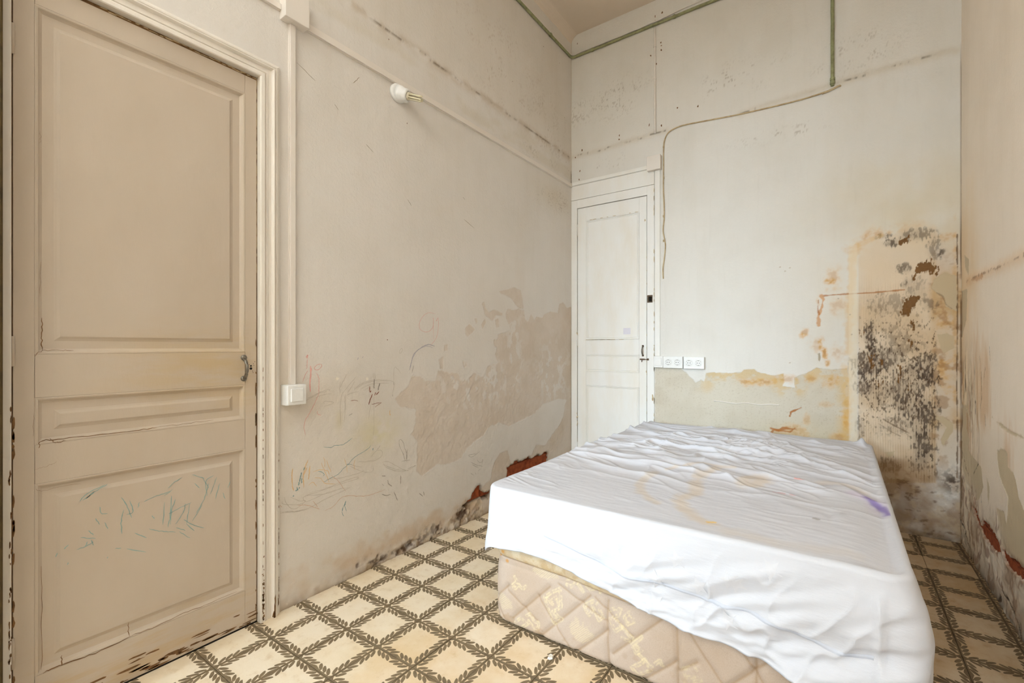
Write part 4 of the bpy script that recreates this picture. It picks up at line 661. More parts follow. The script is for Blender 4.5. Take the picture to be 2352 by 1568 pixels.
for _ in range(60): sp_.append((r0.uniform(0.3, 0.92), abs(r0.gauss(0.0, 0.028))+0.010, r0.uniform(0.005, 0.035), r0.uniform(0.0015, 0.005)))
for _ in range(20): sp_.append((0.9225, r0.uniform(0.05, 1.2), 0.0022, r0.uniform(0.005, 0.03)))
for _ in range(14): sp_.append((0.2525, r0.uniform(0.05, 0.95), 0.003, r0.uniform(0.005, 0.025)))
chips('bare_wood_chip', sp_, PL, HD, M_wood, door1, 5)
# jamb seen in the gap, dark shaft behind
pbox('jamb', PL, 0.9263, 0.934, 0.0, 2.30, -0.05, -0.012, M_wood, door1, 0); pbox('jamb', PL, 0.24, 0.2508, 0.0, 2.30, -0.05, -0.010, M_wood, door1, 0)
pbox('jamb', PL, 0.2508, 0.9263, 2.2915, 2.306, -0.05, -0.012, M_wood, door1, 0); pbox('threshold', PL, 0.2508, 0.9263, -0.016, 0.006, -0.06, -0.006, M_dark, door1, 0)
chips('flaking_paint', [(u, 2.297+r0.uniform(-.003, .003), r0.uniform(0.006, 0.02), 0.0025) for u in np.linspace(0.45, 0.92, 22)]+[(0.9285, v, 0.0016, r0.uniform(0.01, 0.04)) for v in np.linspace(1.5, 2.28, 16)], PL, -0.0115, M_cable, door1, 6)
# pull handle, keyhole
hd = bmesh.new()
tube(hd, [PL(0.8765, 1.112-0.078*s, HD+0.004+0.026*math.sin(math.pi*s)**0.6) for s in np.linspace(0, 1, 14)], 0.0062, 10)
hdl = bm_obj('handle', hd, M_metal, door1, True, label='worn grey metal pull handle')
hd = bmesh.new()
for zc in (1.118, 1.032): lathe(hd, PL(0.8765, zc, HD), (1, 0, 0), [(0.0115, 0), (0.0115, 0.003), (0.008, 0.006), (0.003, 0.007)], 16)
bm_obj('handle_rose', hd, M_metal, hdl, True)
kh = bmesh.new(); cyl(kh, PL(0.9035, 1.072, HD-0.004), PL(0.9035, 1.072, HD+0.0008), 0.0052, n=14); cyl(kh, PL(0.9035, 1.083, HD-0.004), PL(0.9035, 1.083, HD+0.0007), 0.0036, n=12)
for q in ((0.897, 1.089), (0.913, 1.092), (0.912, 1.055), (0.910, 1.061), (0.9185, 1.1), (0.915, 1.085)): cyl(kh, PL(*q, HD-0.002), PL(*q, HD+0.0006), 0.0014, n=8)
bm_obj('keyhole', kh, M_black, door1)
hg = bmesh.new()
for zc in (0.25, 1.15, 2.08): cyl(hg, PL(0.2505, zc-0.045, 0.001), PL(0.2505, zc+0.045, 0.001), 0.004, n=10)
bm_obj('hinge', hg, M_door1, door1, True)
# casing round door_1
cp = [(0, -0.012), (0, 0.017), (0.003, 0.020), (0.016, 0.0205), (0.020, 0.017), (0.0215, 0.012), (0.0235, 0.012), (0.0255, 0.0165), (0.029, 0.0165), (0.031, 0.0125), (0.046, 0.0125), (0.0485, 0.019), (0.052, 0.0255), (0.056, 0.0255), (0.058, 0.017), (0.0605, 0.0165), (0.0625, 0.0205), (0.067, 0.021), (0.070, 0.0135), (0.0745, 0.010), (0.080, 0.007), (0.083, 0.006), (0.083, -0.006)]
trim3 = sweep('trim_3', cp, [(DO1, -0.005), (DO1, DT), (DO0, DT)], PL, M_trim, kind='structure', label='moulded cream casing over and right of the big door')
sp_ = [(DO1+r0.choice((0.008, 0.01, 0.012)), abs(r0.gauss(0.03, 0.10))+0.01, r0.uniform(0.0012, 0.0035), r0.uniform(0.002, 0.008)) for _ in range(46)]
chips('bare_wood_chip', sp_+[(DO1+0.009, r0.uniform(0.3, 1.1), r0.uniform(0.001, 0.002), r0.uniform(0.002, 0.012)) for _ in range(26)], PL, 0.0205, M_wood, trim3, 7)
chips('worn_foot_chip', [(DO1+0.054, 0.02, 0.004, 0.05), (DO1+0.056, 0.07, 0.003, 0.035), (DO1+0.05, 0.015, 0.006, 0.02)], PL, 0.0256, M_wood, trim3, 8)
chips('edge_chip', [(DO1+0.078, abs(r0.gauss(0.1, 0.35))+0.02, 0.0012, r0.uniform(0.003, 0.014)) for _ in range(26)]+[(DO1+0.076, 0.05, 0.003, 0.02)], PL, 0.0105, M_wood, trim3, 9)
trim4 = pbox('trim_4', PL, 0.2, DO0, 0, DT+0.09, -0.012, 0.010, M_trim, kind='structure', bev=0.003, label='narrow cream jamb strip on the hinge side of the big door')
chips('bare_wood_chip', [(DO0-r0.uniform(0, 0.005), abs(r0.gauss(0, 0.45))+0.02, r0.uniform(0.001, 0.0025), r0.uniform(0.004, 0.014)) for _ in range(40)], PL, 0.0103, M_wood, trim4, 10)
pbox('trim_5', PL, 0.05, 0.2235, 0, 3.0, -0.01, 0.075, M_olive, kind='structure', bev=0.004, label='dark olive post at the left edge of the picture')

# ------------------------------------------------------------------ door_2: white door in the back wall corner
door2 = empty('door_2', (-1.659, YB, 0), kind='structure', label='narrow white panelled door in the far left corner of the back wall')
HB0 = 0.001
pbox('stile', PB, -1.984, -1.9005, 0.02, 2.412, HB0-0.035, HB0, M_wdoor, door2); pbox('stile', PB, -1.3995, -1.3345, 0.02, 2.412, HB0-0.035, HB0, M_wdoor, door2)
for v0, v1 in ((2.2925, 2.412), (1.0965, 1.2255), (0.8225, 0.9425), (0.02, 0.12)): pbox('rail', PB, -1.9, -1.4, v0, v1, HB0-0.035, HB0, M_wdoor, door2)
pf2 = [(0, HB0-0.0005), (0.0015, HB0+0.003), (0.007, HB0+0.003), (0.010, HB0-0.003), (0.013, HB0-0.004), (0.0165, HB0-0.001), (0.020, HB0-0.0045), (0.024, HB0-0.0045)]
pans = [panel(PB, -1.9, -1.4, v0, v1, pf2, M_wdoor, door2) for v0, v1 in ((1.2255, 2.2925), (0.9425, 1.0965), (0.12, 0.8225))]
pbox('frame_post', PB, -2.049, -1.989, 0, 2.492, -0.06, 0.006, M_wdoor, door2); pbox('frame_post', PB, -1.3295, -1.2685, 0, 2.492, -0.06, 0.006, M_wdoor, door2)
pbox('frame_head', PB, -1.989, -1.3295, 2.417, 2.492, -0.06, 0.006, M_wdoor, door2); pbox('gap_shadow', PB, -1.99, -1.329, 0.0, 2.42, -0.066, -0.05, M_dark, door2, 0)
pbox('head_board', PB, -2.049, -1.2685, 2.4945, 2.622, -0.02, 0.008, M_wdoor, door2)
hb = bmesh.new()
for zc in (2.22, 1.22, 0.25): cyl(hb, PB(-1.9865, zc-0.05, 0.006), PB(-1.9865, zc+0.05, 0.006), 0.006, n=10)
bm_obj('hinge', hb, M_wdoor, door2, True)
chips('rust_chip', [(-1.9865+r0.uniform(-.004, .004), zc+r0.uniform(-0.07, 0.07), r0.uniform(0.002, 0.005), r0.uniform(0.004, 0.012)) for zc in (2.22, 1.22, 0.25, 0.5) for _ in range(9)]+[(-1.3320, v, 0.0018, r0.uniform(0.004, 0.02)) for v in np.linspace(0.3, 1.9, 16)]+[(-1.269, r0.uniform(0.5, 2.5), 0.003, r0.uniform(0.004, 0.03)) for _ in range(26)]+[(-1.346, 2.21, 0.006, 0.012), (-1.28, 0.74, 0.01, 0.03), (-1.3345, 0.96, 0.004, 0.012)]+[(r0.uniform(-1.88, -1.42), 2.292, r0.uniform(0.006, 0.02), 0.0025) for _ in range(9)]+[(r0.uniform(-1.89, -1.41), 1.2245, 0.03, 0.002) for _ in range(12)], PB, 0.0068, M_cable, door2, 12)
hd = bmesh.new(); tube(hd, [PB(-1.3665, 1.162-0.068*s, HB0+0.003+0.022*math.sin(math.pi*s)**0.6) for s in np.linspace(0, 1, 12)], 0.0058, 10)
hd2 = bm_obj('handle', hd, M_metal, door2, True, label='small tarnished pull handle')
hd = bmesh.new()
for zc in (1.168, 1.090): lathe(hd, PB(-1.3665, zc, HB0), (0, -1, 0), [(0.009, 0), (0.009, 0.003), (0.004, 0.005)], 14)
bm_obj('handle_rose', hd, M_rust, hd2, True)
bl = bmesh.new(); add_box(bl, -1.392, -1.350, YB-0.007, YB-0.0005, 1.052, 1.064, 0.001); cyl(bl, PB(-1.390, 1.058, 0.010), PB(-1.318, 1.058, 0.010), 0.0034, n=10); cyl(bl, PB(-1.372, 1.058, 0.010), PB(-1.372, 1.036, 0.016), 0.0030, n=8); add_box(bl, -1.327, -1.313, YB-0.020, YB-0.006, 1.050, 1.066, 0.002)
bm_obj('bolt', bl, M_rust, door2, label='rusty little barrel bolt')
lk = bmesh.new(); add_box(lk, -1.327, -1.282, YB-0.0085, YB-0.005, 1.526, 1.588, 0.001); lkp = bm_obj('strike_plate', lk, M_rust, door2, label='rusty strike plate on the frame')
lk = bmesh.new(); add_box(lk, -1.312, -1.288, YB-0.022, YB-0.008, 1.536, 1.574, 0.003); bm_obj('lock_keeper', lk, M_dark, lkp)
M_sticker = plain('faded_lilac_sticker', (222, 218, 228), 0.6)
pbox('sticker', PB, -1.543, -1.478, 1.268, 1.322, HB0-0.005, HB0-0.0038, M_sticker, pans[0], 0)

# ------------------------------------------------------------------ cable trunking, boxes, switch, sockets, lamp
def trunk(name, P, u0, u1, v0, v1, d, label, group=None):
    M_t = M_wdoor if P is PB else M_trunk
    e = pbox(name, P, u0, u1, v0, v1, -0.004, d*0.55, M_t, None, 0.001, label=label, cat='trunking', group='cable trunking on the walls')
    inset = 0.0025
    pbox('cover_strip', P, u0+(inset if v1-v0 > u1-u0 else 0), u1-(inset if v1-v0 > u1-u0 else 0), v0+(inset if v1-v0 < u1-u0 else 0), v1-(inset if v1-v0 < u1-u0 else 0), d*0.55, d, M_t, e, 0.0012)
    return e
trunk('cable_trunking', PL, 1.124, YB-0.012, 2.612, 2.650, 0.016, 'long cream trunking along the left wall from junction box to far corner')
trunk('cable_trunking', PL, 0.10, 1.017, 2.634, 2.664, 0.014, 'short cream trunking entering the box above the big door from the left')
trunk('cable_trunking', PL, 1.054, 1.082, 0.995, 2.600, 0.015, 'vertical cream trunking dropping from the box to the light switch')
trunk('cable_trunking', PB, XL+0.012, -1.316, 2.624, 2.658, 0.016, 'horizontal white trunking above the white corner door')
trunk('cable_trunking', PB, -1.2625, -1.217, 1.087, 2.600, 0.012, 'vertical white trunking beside the white door down to the sockets')
def junction(P, u0, u1, v0, v1, d, label):
    b = pbox('junction_box', P, u0, u1, v0, v1, -0.004, d*0.72, M_trunk, None, 0.002, label=label, cat='junction box', group='cream junction boxes')
    pbox('lid', P, u0-0.001, u1+0.001, v0-0.001, v1+0.001, d*0.72, d, M_trunk, b, 0.0025); return b
junction(PL, 1.018, 1.122, 2.600, 2.735, 0.05, 'square cream junction box above the right end of the door casing')
junction(PB, -1.317, -1.206, 2.600, 2.716, 0.045, 'square cream junction box over the white door by the cable')
# wall switch beside the big door
sw = pbox('light_switch', PL, 1.022, 1.106, 0.906, 0.995, -0.004, 0.048, M_plastic, None, 0.0025, label='white single rocker light switch beside the big door casing', cat='light switch')
pbox('frame', PL, 1.023, 1.105, 0.907, 0.994, 0.048, 0.056, M_plastic, sw, 0.003); pbox('rocker', PL, 1.037, 1.091, 0.922, 0.979, 0.054, 0.0605, M_plastic, sw, 0.002)
# switch and two double sockets by the white door
SD = 0.034
s1 = pbox('light_switch', PB, -1.263, -1.187, 0.994, 1.086, -0.004, SD-0.008, M_plastic, None, 0.002, label='white switch at the left end of the socket row by the white door', cat='light switch')
pbox('frame', PB, -1.263, -1.187, 0.994, 1.086, SD-0.008, SD, M_plastic, s1, 0.003); pbox('rocker', PB, -1.253, -1.199, 1.010, 1.072, SD-0.001, SD+0.004, M_plastic, s1, 0.002)
def socket(u0, u1, v0, v1, label):
    b = pbox('double_socket', PB, u0, u1, v0, v1, -0.004, SD-0.008, M_plastic, None, 0.002, label=label, cat='socket', group='double sockets by the white door')
    pbox('frame', PB, u0, u1, v0, v1, SD-0.008, SD, M_plastic, b, 0.003)
    w = (u1-u0); vc = (v0+v1)/2
    for uc in (u0+w*0.27, u0+w*0.73):
        f = bmesh.new()
        lathe(f, PB(uc, vc, SD-0.0002), (0, -1, 0), [(0.0300, 0), (0.0300, 0.0022), (0.0285, 0.003), (0.0215, 0.003), (0.0205, 0.0008), (0.0005, 0.0006)], 32)
        fo = bm_obj('socket_face', f, M_plastic, b, False)
        rg = bmesh.new()
        for a0, a1 in ((20, 70), (110, 160), (160, 200), (200, 250), (290, 340)):
            pts = [PB(uc+0.0205*math.cos(math.radians(a)), vc+0.0205*math.sin(math.radians(a)), SD+0.0030) for a in np.linspace(a0, a1, 7)]
            if (a0, a1) != (160, 200): tube(rg, pts, 0.0009, 6)
        for a in (90, 270): add_box(rg, uc-0.005, uc+0.005, YB-SD-0.0042, YB-SD, vc+0.0185*math.sin(math.radians(a))-0.002, vc+0.0185*math.sin(math.radians(a))+0.002)
        bm_obj('earth_clip', rg, M_metal, fo)
        h = bmesh.new()
        for du in (-0.0095, 0.0095): cyl(h, PB(uc+du, vc, SD-0.002), PB(uc+du, vc, SD+0.0016), 0.0030, n=10)
        cyl(h, PB(uc, vc, SD-0.002), PB(uc, vc, SD+0.0014), 0.0018, n=8)
        bm_obj('pin_hole', h, M_black, fo)
socket(-1.1855, -1.029, 0.992, 1.085, 'left white double socket, next to the switch by the door'); socket(-1.0225, -0.866, 0.990, 1.083, 'right white double socket at the end of the row')
# lamp: batten holder with a compact fluorescent tube lamp, tilted
lp0 = Vector((XL+0.001, 1.648, 2.568)); ax = Vector((0.125, 0.062, -0.040)).normalized()
lamp = empty('wall_lamp', lp0, label='white round lampholder with bare fluorescent bulb on the left wall', cat='lamp')
bm = bmesh.new(); lathe(bm, lp0+Vector((-0.003, 0, 0)), (1, 0, 0), [(0.050, 0), (0.050, 0.014), (0.047, 0.018), (0.040, 0.020)], 40); bm_obj('base_plate', bm, M_plastic, lamp, True)
bm = bmesh.new(); lathe(bm, lp0+ax*0.008, ax, [(0.046, 0), (0.044, 0.018), (0.038, 0.030), (0.0375, 0.033), (0.0365, 0.034), (0.036, 0.050), (0.032, 0.056), (0.023, 0.058), (0.022, 0.050)], 40); bm_obj('lampholder', bm, M_plastic, lamp, True)
bm = bmesh.new(); lathe(bm, lp0+ax*0.056, ax, [(0.0205, 0), (0.021, 0.012), (0.0195, 0.018), (0.012, 0.019)], 32); bulb = bm_obj('bulb', bm, M_lampcap, lamp, True)
q = ax.to_track_quat('Z', 'Y'); bm = bmesh.new()
for k in range(3):
    a = 2*math.pi*k/3; c1 = q @ Vector((0.0140*math.cos(a-0.45), 0.0140*math.sin(a-0.45), 0)); c2 = q @ Vector((0.0140*math.cos(a+0.45), 0.0140*math.sin(a+0.45), 0))
    b0 = lp0+ax*0.073; top = 0.068
    pts = [b0+c1+ax*t for t in np.linspace(0, top, 5)]+[b0+(c1+c2)/2+(c1-c2)/2*math.cos(s)+ax*(top+0.006*math.sin(s)) for s in np.linspace(0.4, math.pi-0.4, 5)]+[b0+c2+ax*t for t in np.linspace(top, 0, 5)]
    tube(bm, pts, 0.0047, 10)
bm_obj('glass_tube', bm, M_glass, bulb, True)
# pipes and cables
def pipe(name, pts, r, mat, label, cat, clips=(), cn=None):
    bm = bmesh.new(); tube(bm, pts, r, 10); o = bm_obj(name, bm, mat, None, True, label=label, cat=cat)
    for c, d in clips:
        b = bmesh.new(); c = Vector(c); d = Vector(d); cyl(b, c-d*0.008, c+d*0.008, r*1.35, n=10); bm_obj('clip', b, mat, o)
    return o
hp = 0.013; zp = 3.795
lw = lambda y, h, z: (XL+h, y, z); bw = lambda x, h, z: (x, YB-h, z)
wav = lambda pts, a, s: [tuple(np.array(p)+np.random.default_rng(s+i).normal(0, a, 3)) for i, p in enumerate(pts)]
pipe('conduit_pipe', wav([lw(y, hp, zp) for y in np.linspace(YF+0.02, YB-0.04, 26)], 0.0006, 1)+[(XL+0.018, YB-0.018, zp)]+wav([bw(x, hp, zp) for x in np.linspace(XL+0.04, XR-0.02, 24)], 0.0006, 60), 0.0115, M_green, 'green painted conduit running high round the left and back walls', 'pipe', [(lw(3.22, hp, zp), (0, 1, 0)), (bw(-1.83, hp, zp), (1, 0, 0)), (lw(2.3, hp, zp), (0, 1, 0)), (bw(-1.1, hp, zp), (1, 0, 0))])
pipe('electric_cable', wav([lw(y, 0.007, zp+0.022) for y in np.linspace(YF+0.02, YB-0.04, 40)], 0.0016, 120)+wav([bw(x, 0.007, zp+0.025) for x in np.linspace(XL+0.03, -1.35, 16)], 0.0016, 170)+wav([bw(x, 0.007, zp+0.030+0.03*(x+1.3)) for x in np.linspace(-1.3, XR-0.02, 26)], 0.0025, 200), 0.0055, M_trunk, 'thin painted cable just above the green conduit', 'cable')
pipe('conduit_pipe', wav([bw(-0.041, 0.012, z) for z in np.linspace(2.905, ZC-0.004, 14)], 0.0005, 300), 0.0110, M_green, 'vertical green conduit on the back wall above the black cable end', 'pipe', [(bw(-0.041, 0.012, 2.95), (0, 0, 1)), (bw(-0.041, 0.012, 2.925), (0, 0, 1))])
pipe('conduit_pipe', wav([bw(-1.262, 0.008, z) for z in np.linspace(2.905, 3.775, 16)], 0.0008, 330), 0.0085, M_trunk, 'vertical cream-painted conduit on the back wall above the white door', 'pipe', [(bw(-1.262, 0.008, 3.62), (0, 0, 1)), (bw(-1.262, 0.008, 3.36), (0, 0, 1))])
cpts = [(-0.012, 2.898), (-0.05, 2.884), (-0.2, 2.872), (-0.4, 2.874), (-0.616, 2.882), (-0.85, 2.900), (-1.0, 2.912), (-1.08, 2.910), (-1.150, 2.887), (-1.183, 2.83), (-1.190, 2.76), (-1.191, 2.60), (-1.192, 2.45), (-1.186, 2.30), (-1.186, 2.20), (-1.194, 2.10), (-1.176, 1.99), (-1.184, 1.88), (-1.195, 1.80), (-1.193, 1.714)]
S = smooth_path(cpts, 5)
pipe('electric_cable', [bw(p[0], 0.006, p[1]) for p in S], 0.0048, M_cable, 'beige cable sagging across the back wall and down beside the door', 'cable', [(bw(-1.190, 0.006, z), (0, 0, 1)) for z in (2.78, 2.53, 2.22, 2.02)])
pipe('cable_end', [bw(x, 0.008, z) for x, z in ((-0.10, 2.872), (-0.06, 2.880), (-0.02, 2.892), (0.0, 2.898), (0.004, 2.890))], 0.0055, M_cable, 'cut cable end poking out under the vertical green conduit', 'cable')
pipe('wire', [bw(p[0], 0.004+hB(p[0], p[1]), p[1]) for p in smooth_path(D['wire_back'], 5)], 0.0032, M_trunk, 'short painted wire stuck to the bare plaster under the sockets', 'wire')
sw_ = [(1.0215, 2.735), (1.0215, 3.1), (1.0215, 3.5), (1.0215, 3.77)]
pipe('electric_cable', [PL(u, v, 0.006) for u, v in sw_], 0.0045, M_trunk, 'thin painted cable rising from the box above the big door', 'cable')

chips('nail_stain', [(u, v, r0.uniform(0.004, 0.008), r0.uniform(0.005, 0.012)) for u, v in [(-1.262,3.868),(-1.204,3.877),(-1.262,3.829),(-1.262,3.326),(-1.214,3.636),(-1.211,3.61),(-1.211,3.575),(-1.299,3.56),(-1.313,2.993),(-1.211,2.962),(-1.58,2.976),(-1.58,2.942),(-1.94,2.935),(-1.962,2.751),(-2.007,2.884),(-1.989,3.917),(-1.251,3.475),(-0.921,3.033),(-1.08,3.066),(-1.971,2.678)]], PB, lambda u, v: hB(u, v), M_wood, wall_back, 14)
chips('nail_stain', [(u, v, 0.003, 0.004) for u, v in [(1.592,2.839),(3.5,2.82),(3.547,2.757),(3.129,3.651),(3.387,3.648),(3.477,3.209),(1.583,1.201),(1.716,2.432),(2.119,2.875),(2.706,3.154)]], PL, lambda u, v: hL(u, v), M_wood, wall_left, 15)

# ------------------------------------------------------------------ bed: sprung base and mattress in a zipped cover
def lerp(x, pts):
    xs, ys = zip(*pts); return np.interp(x, xs, ys)
bed = empty('bed_base', (-0.53, 2.445, 0), label='cream quilted bed base with gold pattern under the white mattress', cat='bed')
t = NT('quilted_damask'); a = t.n('ShaderNodeAttribute', attribute_name='paint'); nz = t.noise(t.pos(), 320, 3, 0.6)
M_base = t.done(t.mix(t.M('MULTIPLY', t.step(nz, 0.4, 0.8), 0.2), a.outputs['Color'], rgba((170, 150, 120)), 'MULTIPLY'), 0.75, nz, 0.25, 0.0006, spec=0.25)
bx0, bx1, by0, by1, BT, rc = -1.232, 0.165, 1.490, 3.395, 0.335, 0.075
def rr_loop(x0, x1, y0, y1, r, step_f, step_o):
    P, N = [], []
    def seg(a, b, n, st):
        L = math.dist(a, b); k = max(2, int(L/st))
        for i in range(k): q = i/k; P.append((a[0]+(b[0]-a[0])*q, a[1]+(b[1]-a[1])*q)); N.append(n)
    def arc(c, a0, a1, st):
        k = max(6, int(r*math.pi/2/st))
        for i in range(k):
            a = a0+(a1-a0)*i/k; P.append((c[0]+r*math.cos(a), c[1]+r*math.sin(a))); N.append((math.cos(a), math.sin(a)))
    h = math.pi/2
    seg((x0+r, y0), (x1-r, y0), (0, -1), step_f); arc((x1-r, y0+r), -h, 0, step_f); seg((x1, y0+r), (x1, y1-r), (1, 0), step_o); arc((x1-r, y1-r), 0, h, step_o)
    seg((x1-r, y1), (x0+r, y1), (0, 1), step_o); arc((x0+r, y1-r), h, 2*h, step_o); seg((x0, y1-r), (x0, y0+r), (-1, 0), step_o); arc((x0+r, y0+r), 2*h, 3*h, step_f)
    return np.array(P), np.array(N)
LP, LN = rr_loop(bx0, bx1, by0, by1, rc, 0.0036, 0.02)
zz = np.concatenate([np.linspace(0.003, 0.03, 10), np.arange(0.0335, BT, 0.0036), [BT]])
n, m = len(LP), len(zz)
Sx = np.repeat(LP[None, :, 0], m, 0); Z = np.repeat(zz[:, None], n, 1); front = np.repeat((np.maximum(-LN[:, 1], 0)**0.5)[None], m, 0)
class Face(Wall):
    def __init__(s, U, V, base): s.U, s.V = U, V; s.C = np.zeros(U.shape+(3,)); s.C[:] = lin(base); s.H = np.zeros(U.shape)
    def win(s, *a): return slice(None), slice(None)
# on the front face U is x; round the corners it keeps running along the loop length
arc_len = np.concatenate([[0], np.cumsum(np.linalg.norm(np.diff(LP, axis=0), axis=1))])+bx0+rc
total = arc_len[-1]; arc_u = np.where(arc_len > total-rc*2.2, arc_len-total-0.0+bx0+rc-0.004, arc_len)
FB = Face(np.repeat(arc_u[None], m, 0), Z, (178, 160, 145)); W = FB
seam = lerp(W.U, [(-1.6, 0.290), (-1.23, 0.288), (-0.867, 0.281), (-0.526, 0.255), (-0.253, 0.247), (0.3, 0.244)])
up = W.V > seam
W.mul(0.6*sstep(W.nz(5, 4, 301), 0.35, 0.75), (0.93, 0.88, 0.8)); W.mul(0.35*sstep(W.nz(18, 3, 302), 0.5, 0.75), (0.95, 0.93, 0.9))
quilt = np.zeros(W.U.shape)
def groove(pts, wd, dep):
    d = W.line(pts); W.H -= dep*np.exp(-(d/wd)**2)*~up; W.mul(0.8*np.exp(-(d/(wd*0.35))**2)*~up, (0.74, 0.64, 0.5)); return d
for pts in D['quilt_up']: groove(pts, 0.011, 0.0065)
for pts in D['quilt_vert']: groove([(p[0], p[1]) for p in pts], 0.011, 0.007)
for pts in D['quilt_dn']: groove(pts, 0.008, 0.003)
for k in range(4):
    x_ = -0.395+0.155*k; groove([(x_, 0.0), (x_+0.235, 0.245)], 0.011, 0.0065); groove([(x_-0.02, 0.245), (x_+0.16, 0.03)], 0.009, 0.004)
groove([(-0.21, 0.245), (-0.205, 0.01)], 0.011, 0.007); groove([(0.03, 0.24), (0.035, 0.01)], 0.011, 0.007)
for i, pts in enumerate(D['key']):
    d = W.line(pts); w_ = 0.0022
    band = np.exp(-((np.abs(d)-0.0046)/w_)**4)+0.35*np.exp(-(d/0.006)**4)
    W.mix(np.clip(band, 0, 1)*0.42*sstep(W.nz(130, 2, 303), 0.25, 0.6), (222, 206, 162)); W.H += 0.0007*np.exp(-(d/0.007)**4)
for poly in D['leafgold']:
    d = W.sdf(poly)+(W.nz(60, 3, 304)-0.5)*0.03
    W.mix(sstep(-d, -0.004, 0.006)*0.35*sstep(0.5+0.5*np.sin((W.V*1.4+W.U)*700+6*W.nz(25, 2, 305)), 0.2, 0.8), (222, 206, 160))
# the same weave carries on to the right with small keys
for kx in (-0.42, -0.26, -0.10, 0.05):
    k0 = np.array([kx, 0.07]); pts = [tuple(k0+np.array(p)*0.05) for p in ((0, 0), (1, .6), (.6, 1.3), (-.2, .8), (.1, .4), (.6, .7), (.4, .9))]
    d = W.line(pts); W.mix(np.exp(-((np.abs(d)-0.0035)/0.003)**4)*0.32*sstep(W.nz(110, 2, 306), 0.3, 0.6), (216, 200, 158))
W.mix(up*0.5, (190, 166, 124)); W.mix(up*0.5*sstep(W.nz(20, 4, 307), 0.45, 0.6), (200, 186, 162)); W.mul(up*0.5*sstep(W.nz(45, 3, 308), 0.5, 0.7), (0.86, 0.76, 0.55))
W.H += up*0.010*np.sin(np.clip((W.V-seam)/(BT-seam+1e-6), 0, 1)*math.pi)**0.7; W.H -= 0.004*np.exp(-((W.V-seam)/0.003)**2)
W.mul(0.9*np.exp(-((W.V-seam)/0.0022)**2), (0.5, 0.4, 0.28))
W.H += 0.010*np.sin(np.clip(W.V/0.26, 0, 1)*math.pi)**0.5*~up+(W.nz(7, 3, 309)-0.5)*0.006
W.H -= 0.035*(1-np.clip(W.V/0.035, 0, 1))**2
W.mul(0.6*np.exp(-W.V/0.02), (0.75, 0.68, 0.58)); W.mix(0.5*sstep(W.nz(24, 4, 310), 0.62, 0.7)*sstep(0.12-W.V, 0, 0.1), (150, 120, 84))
for c in ((-1.17, 0.31), (-1.20, 0.285), (-1.155, 0.272), (-1.21, 0.09), (0.13, 0.17)): W.mix(0.8*sstep(W.blob(c, 0.010, 0.008)*(0.4+W.nz(80, 3, 311)), 0.3, 0.6), (186, 132, 62))
X = np.stack([LP[None, :, 0]+LN[None, :, 0]*W.H, LP[None, :, 1]+LN[None, :, 1]*W.H, Z], -1).reshape(-1, 3)
idx = np.arange(n*m).reshape(m, n); nxt = np.roll(idx, -1, 1)
q4 = np.stack([idx[:-1], nxt[:-1], nxt[1:], idx[1:]], -1).reshape(-1, 4)
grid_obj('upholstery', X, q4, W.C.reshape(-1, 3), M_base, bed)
top = [tuple(LP[i])+(BT,) for i in range(0, n, 6)]
mesh_obj('top_panel', top, [tuple(range(len(top)))], plain('bed_base_ticking', (216, 200, 172), 0.8), bed)

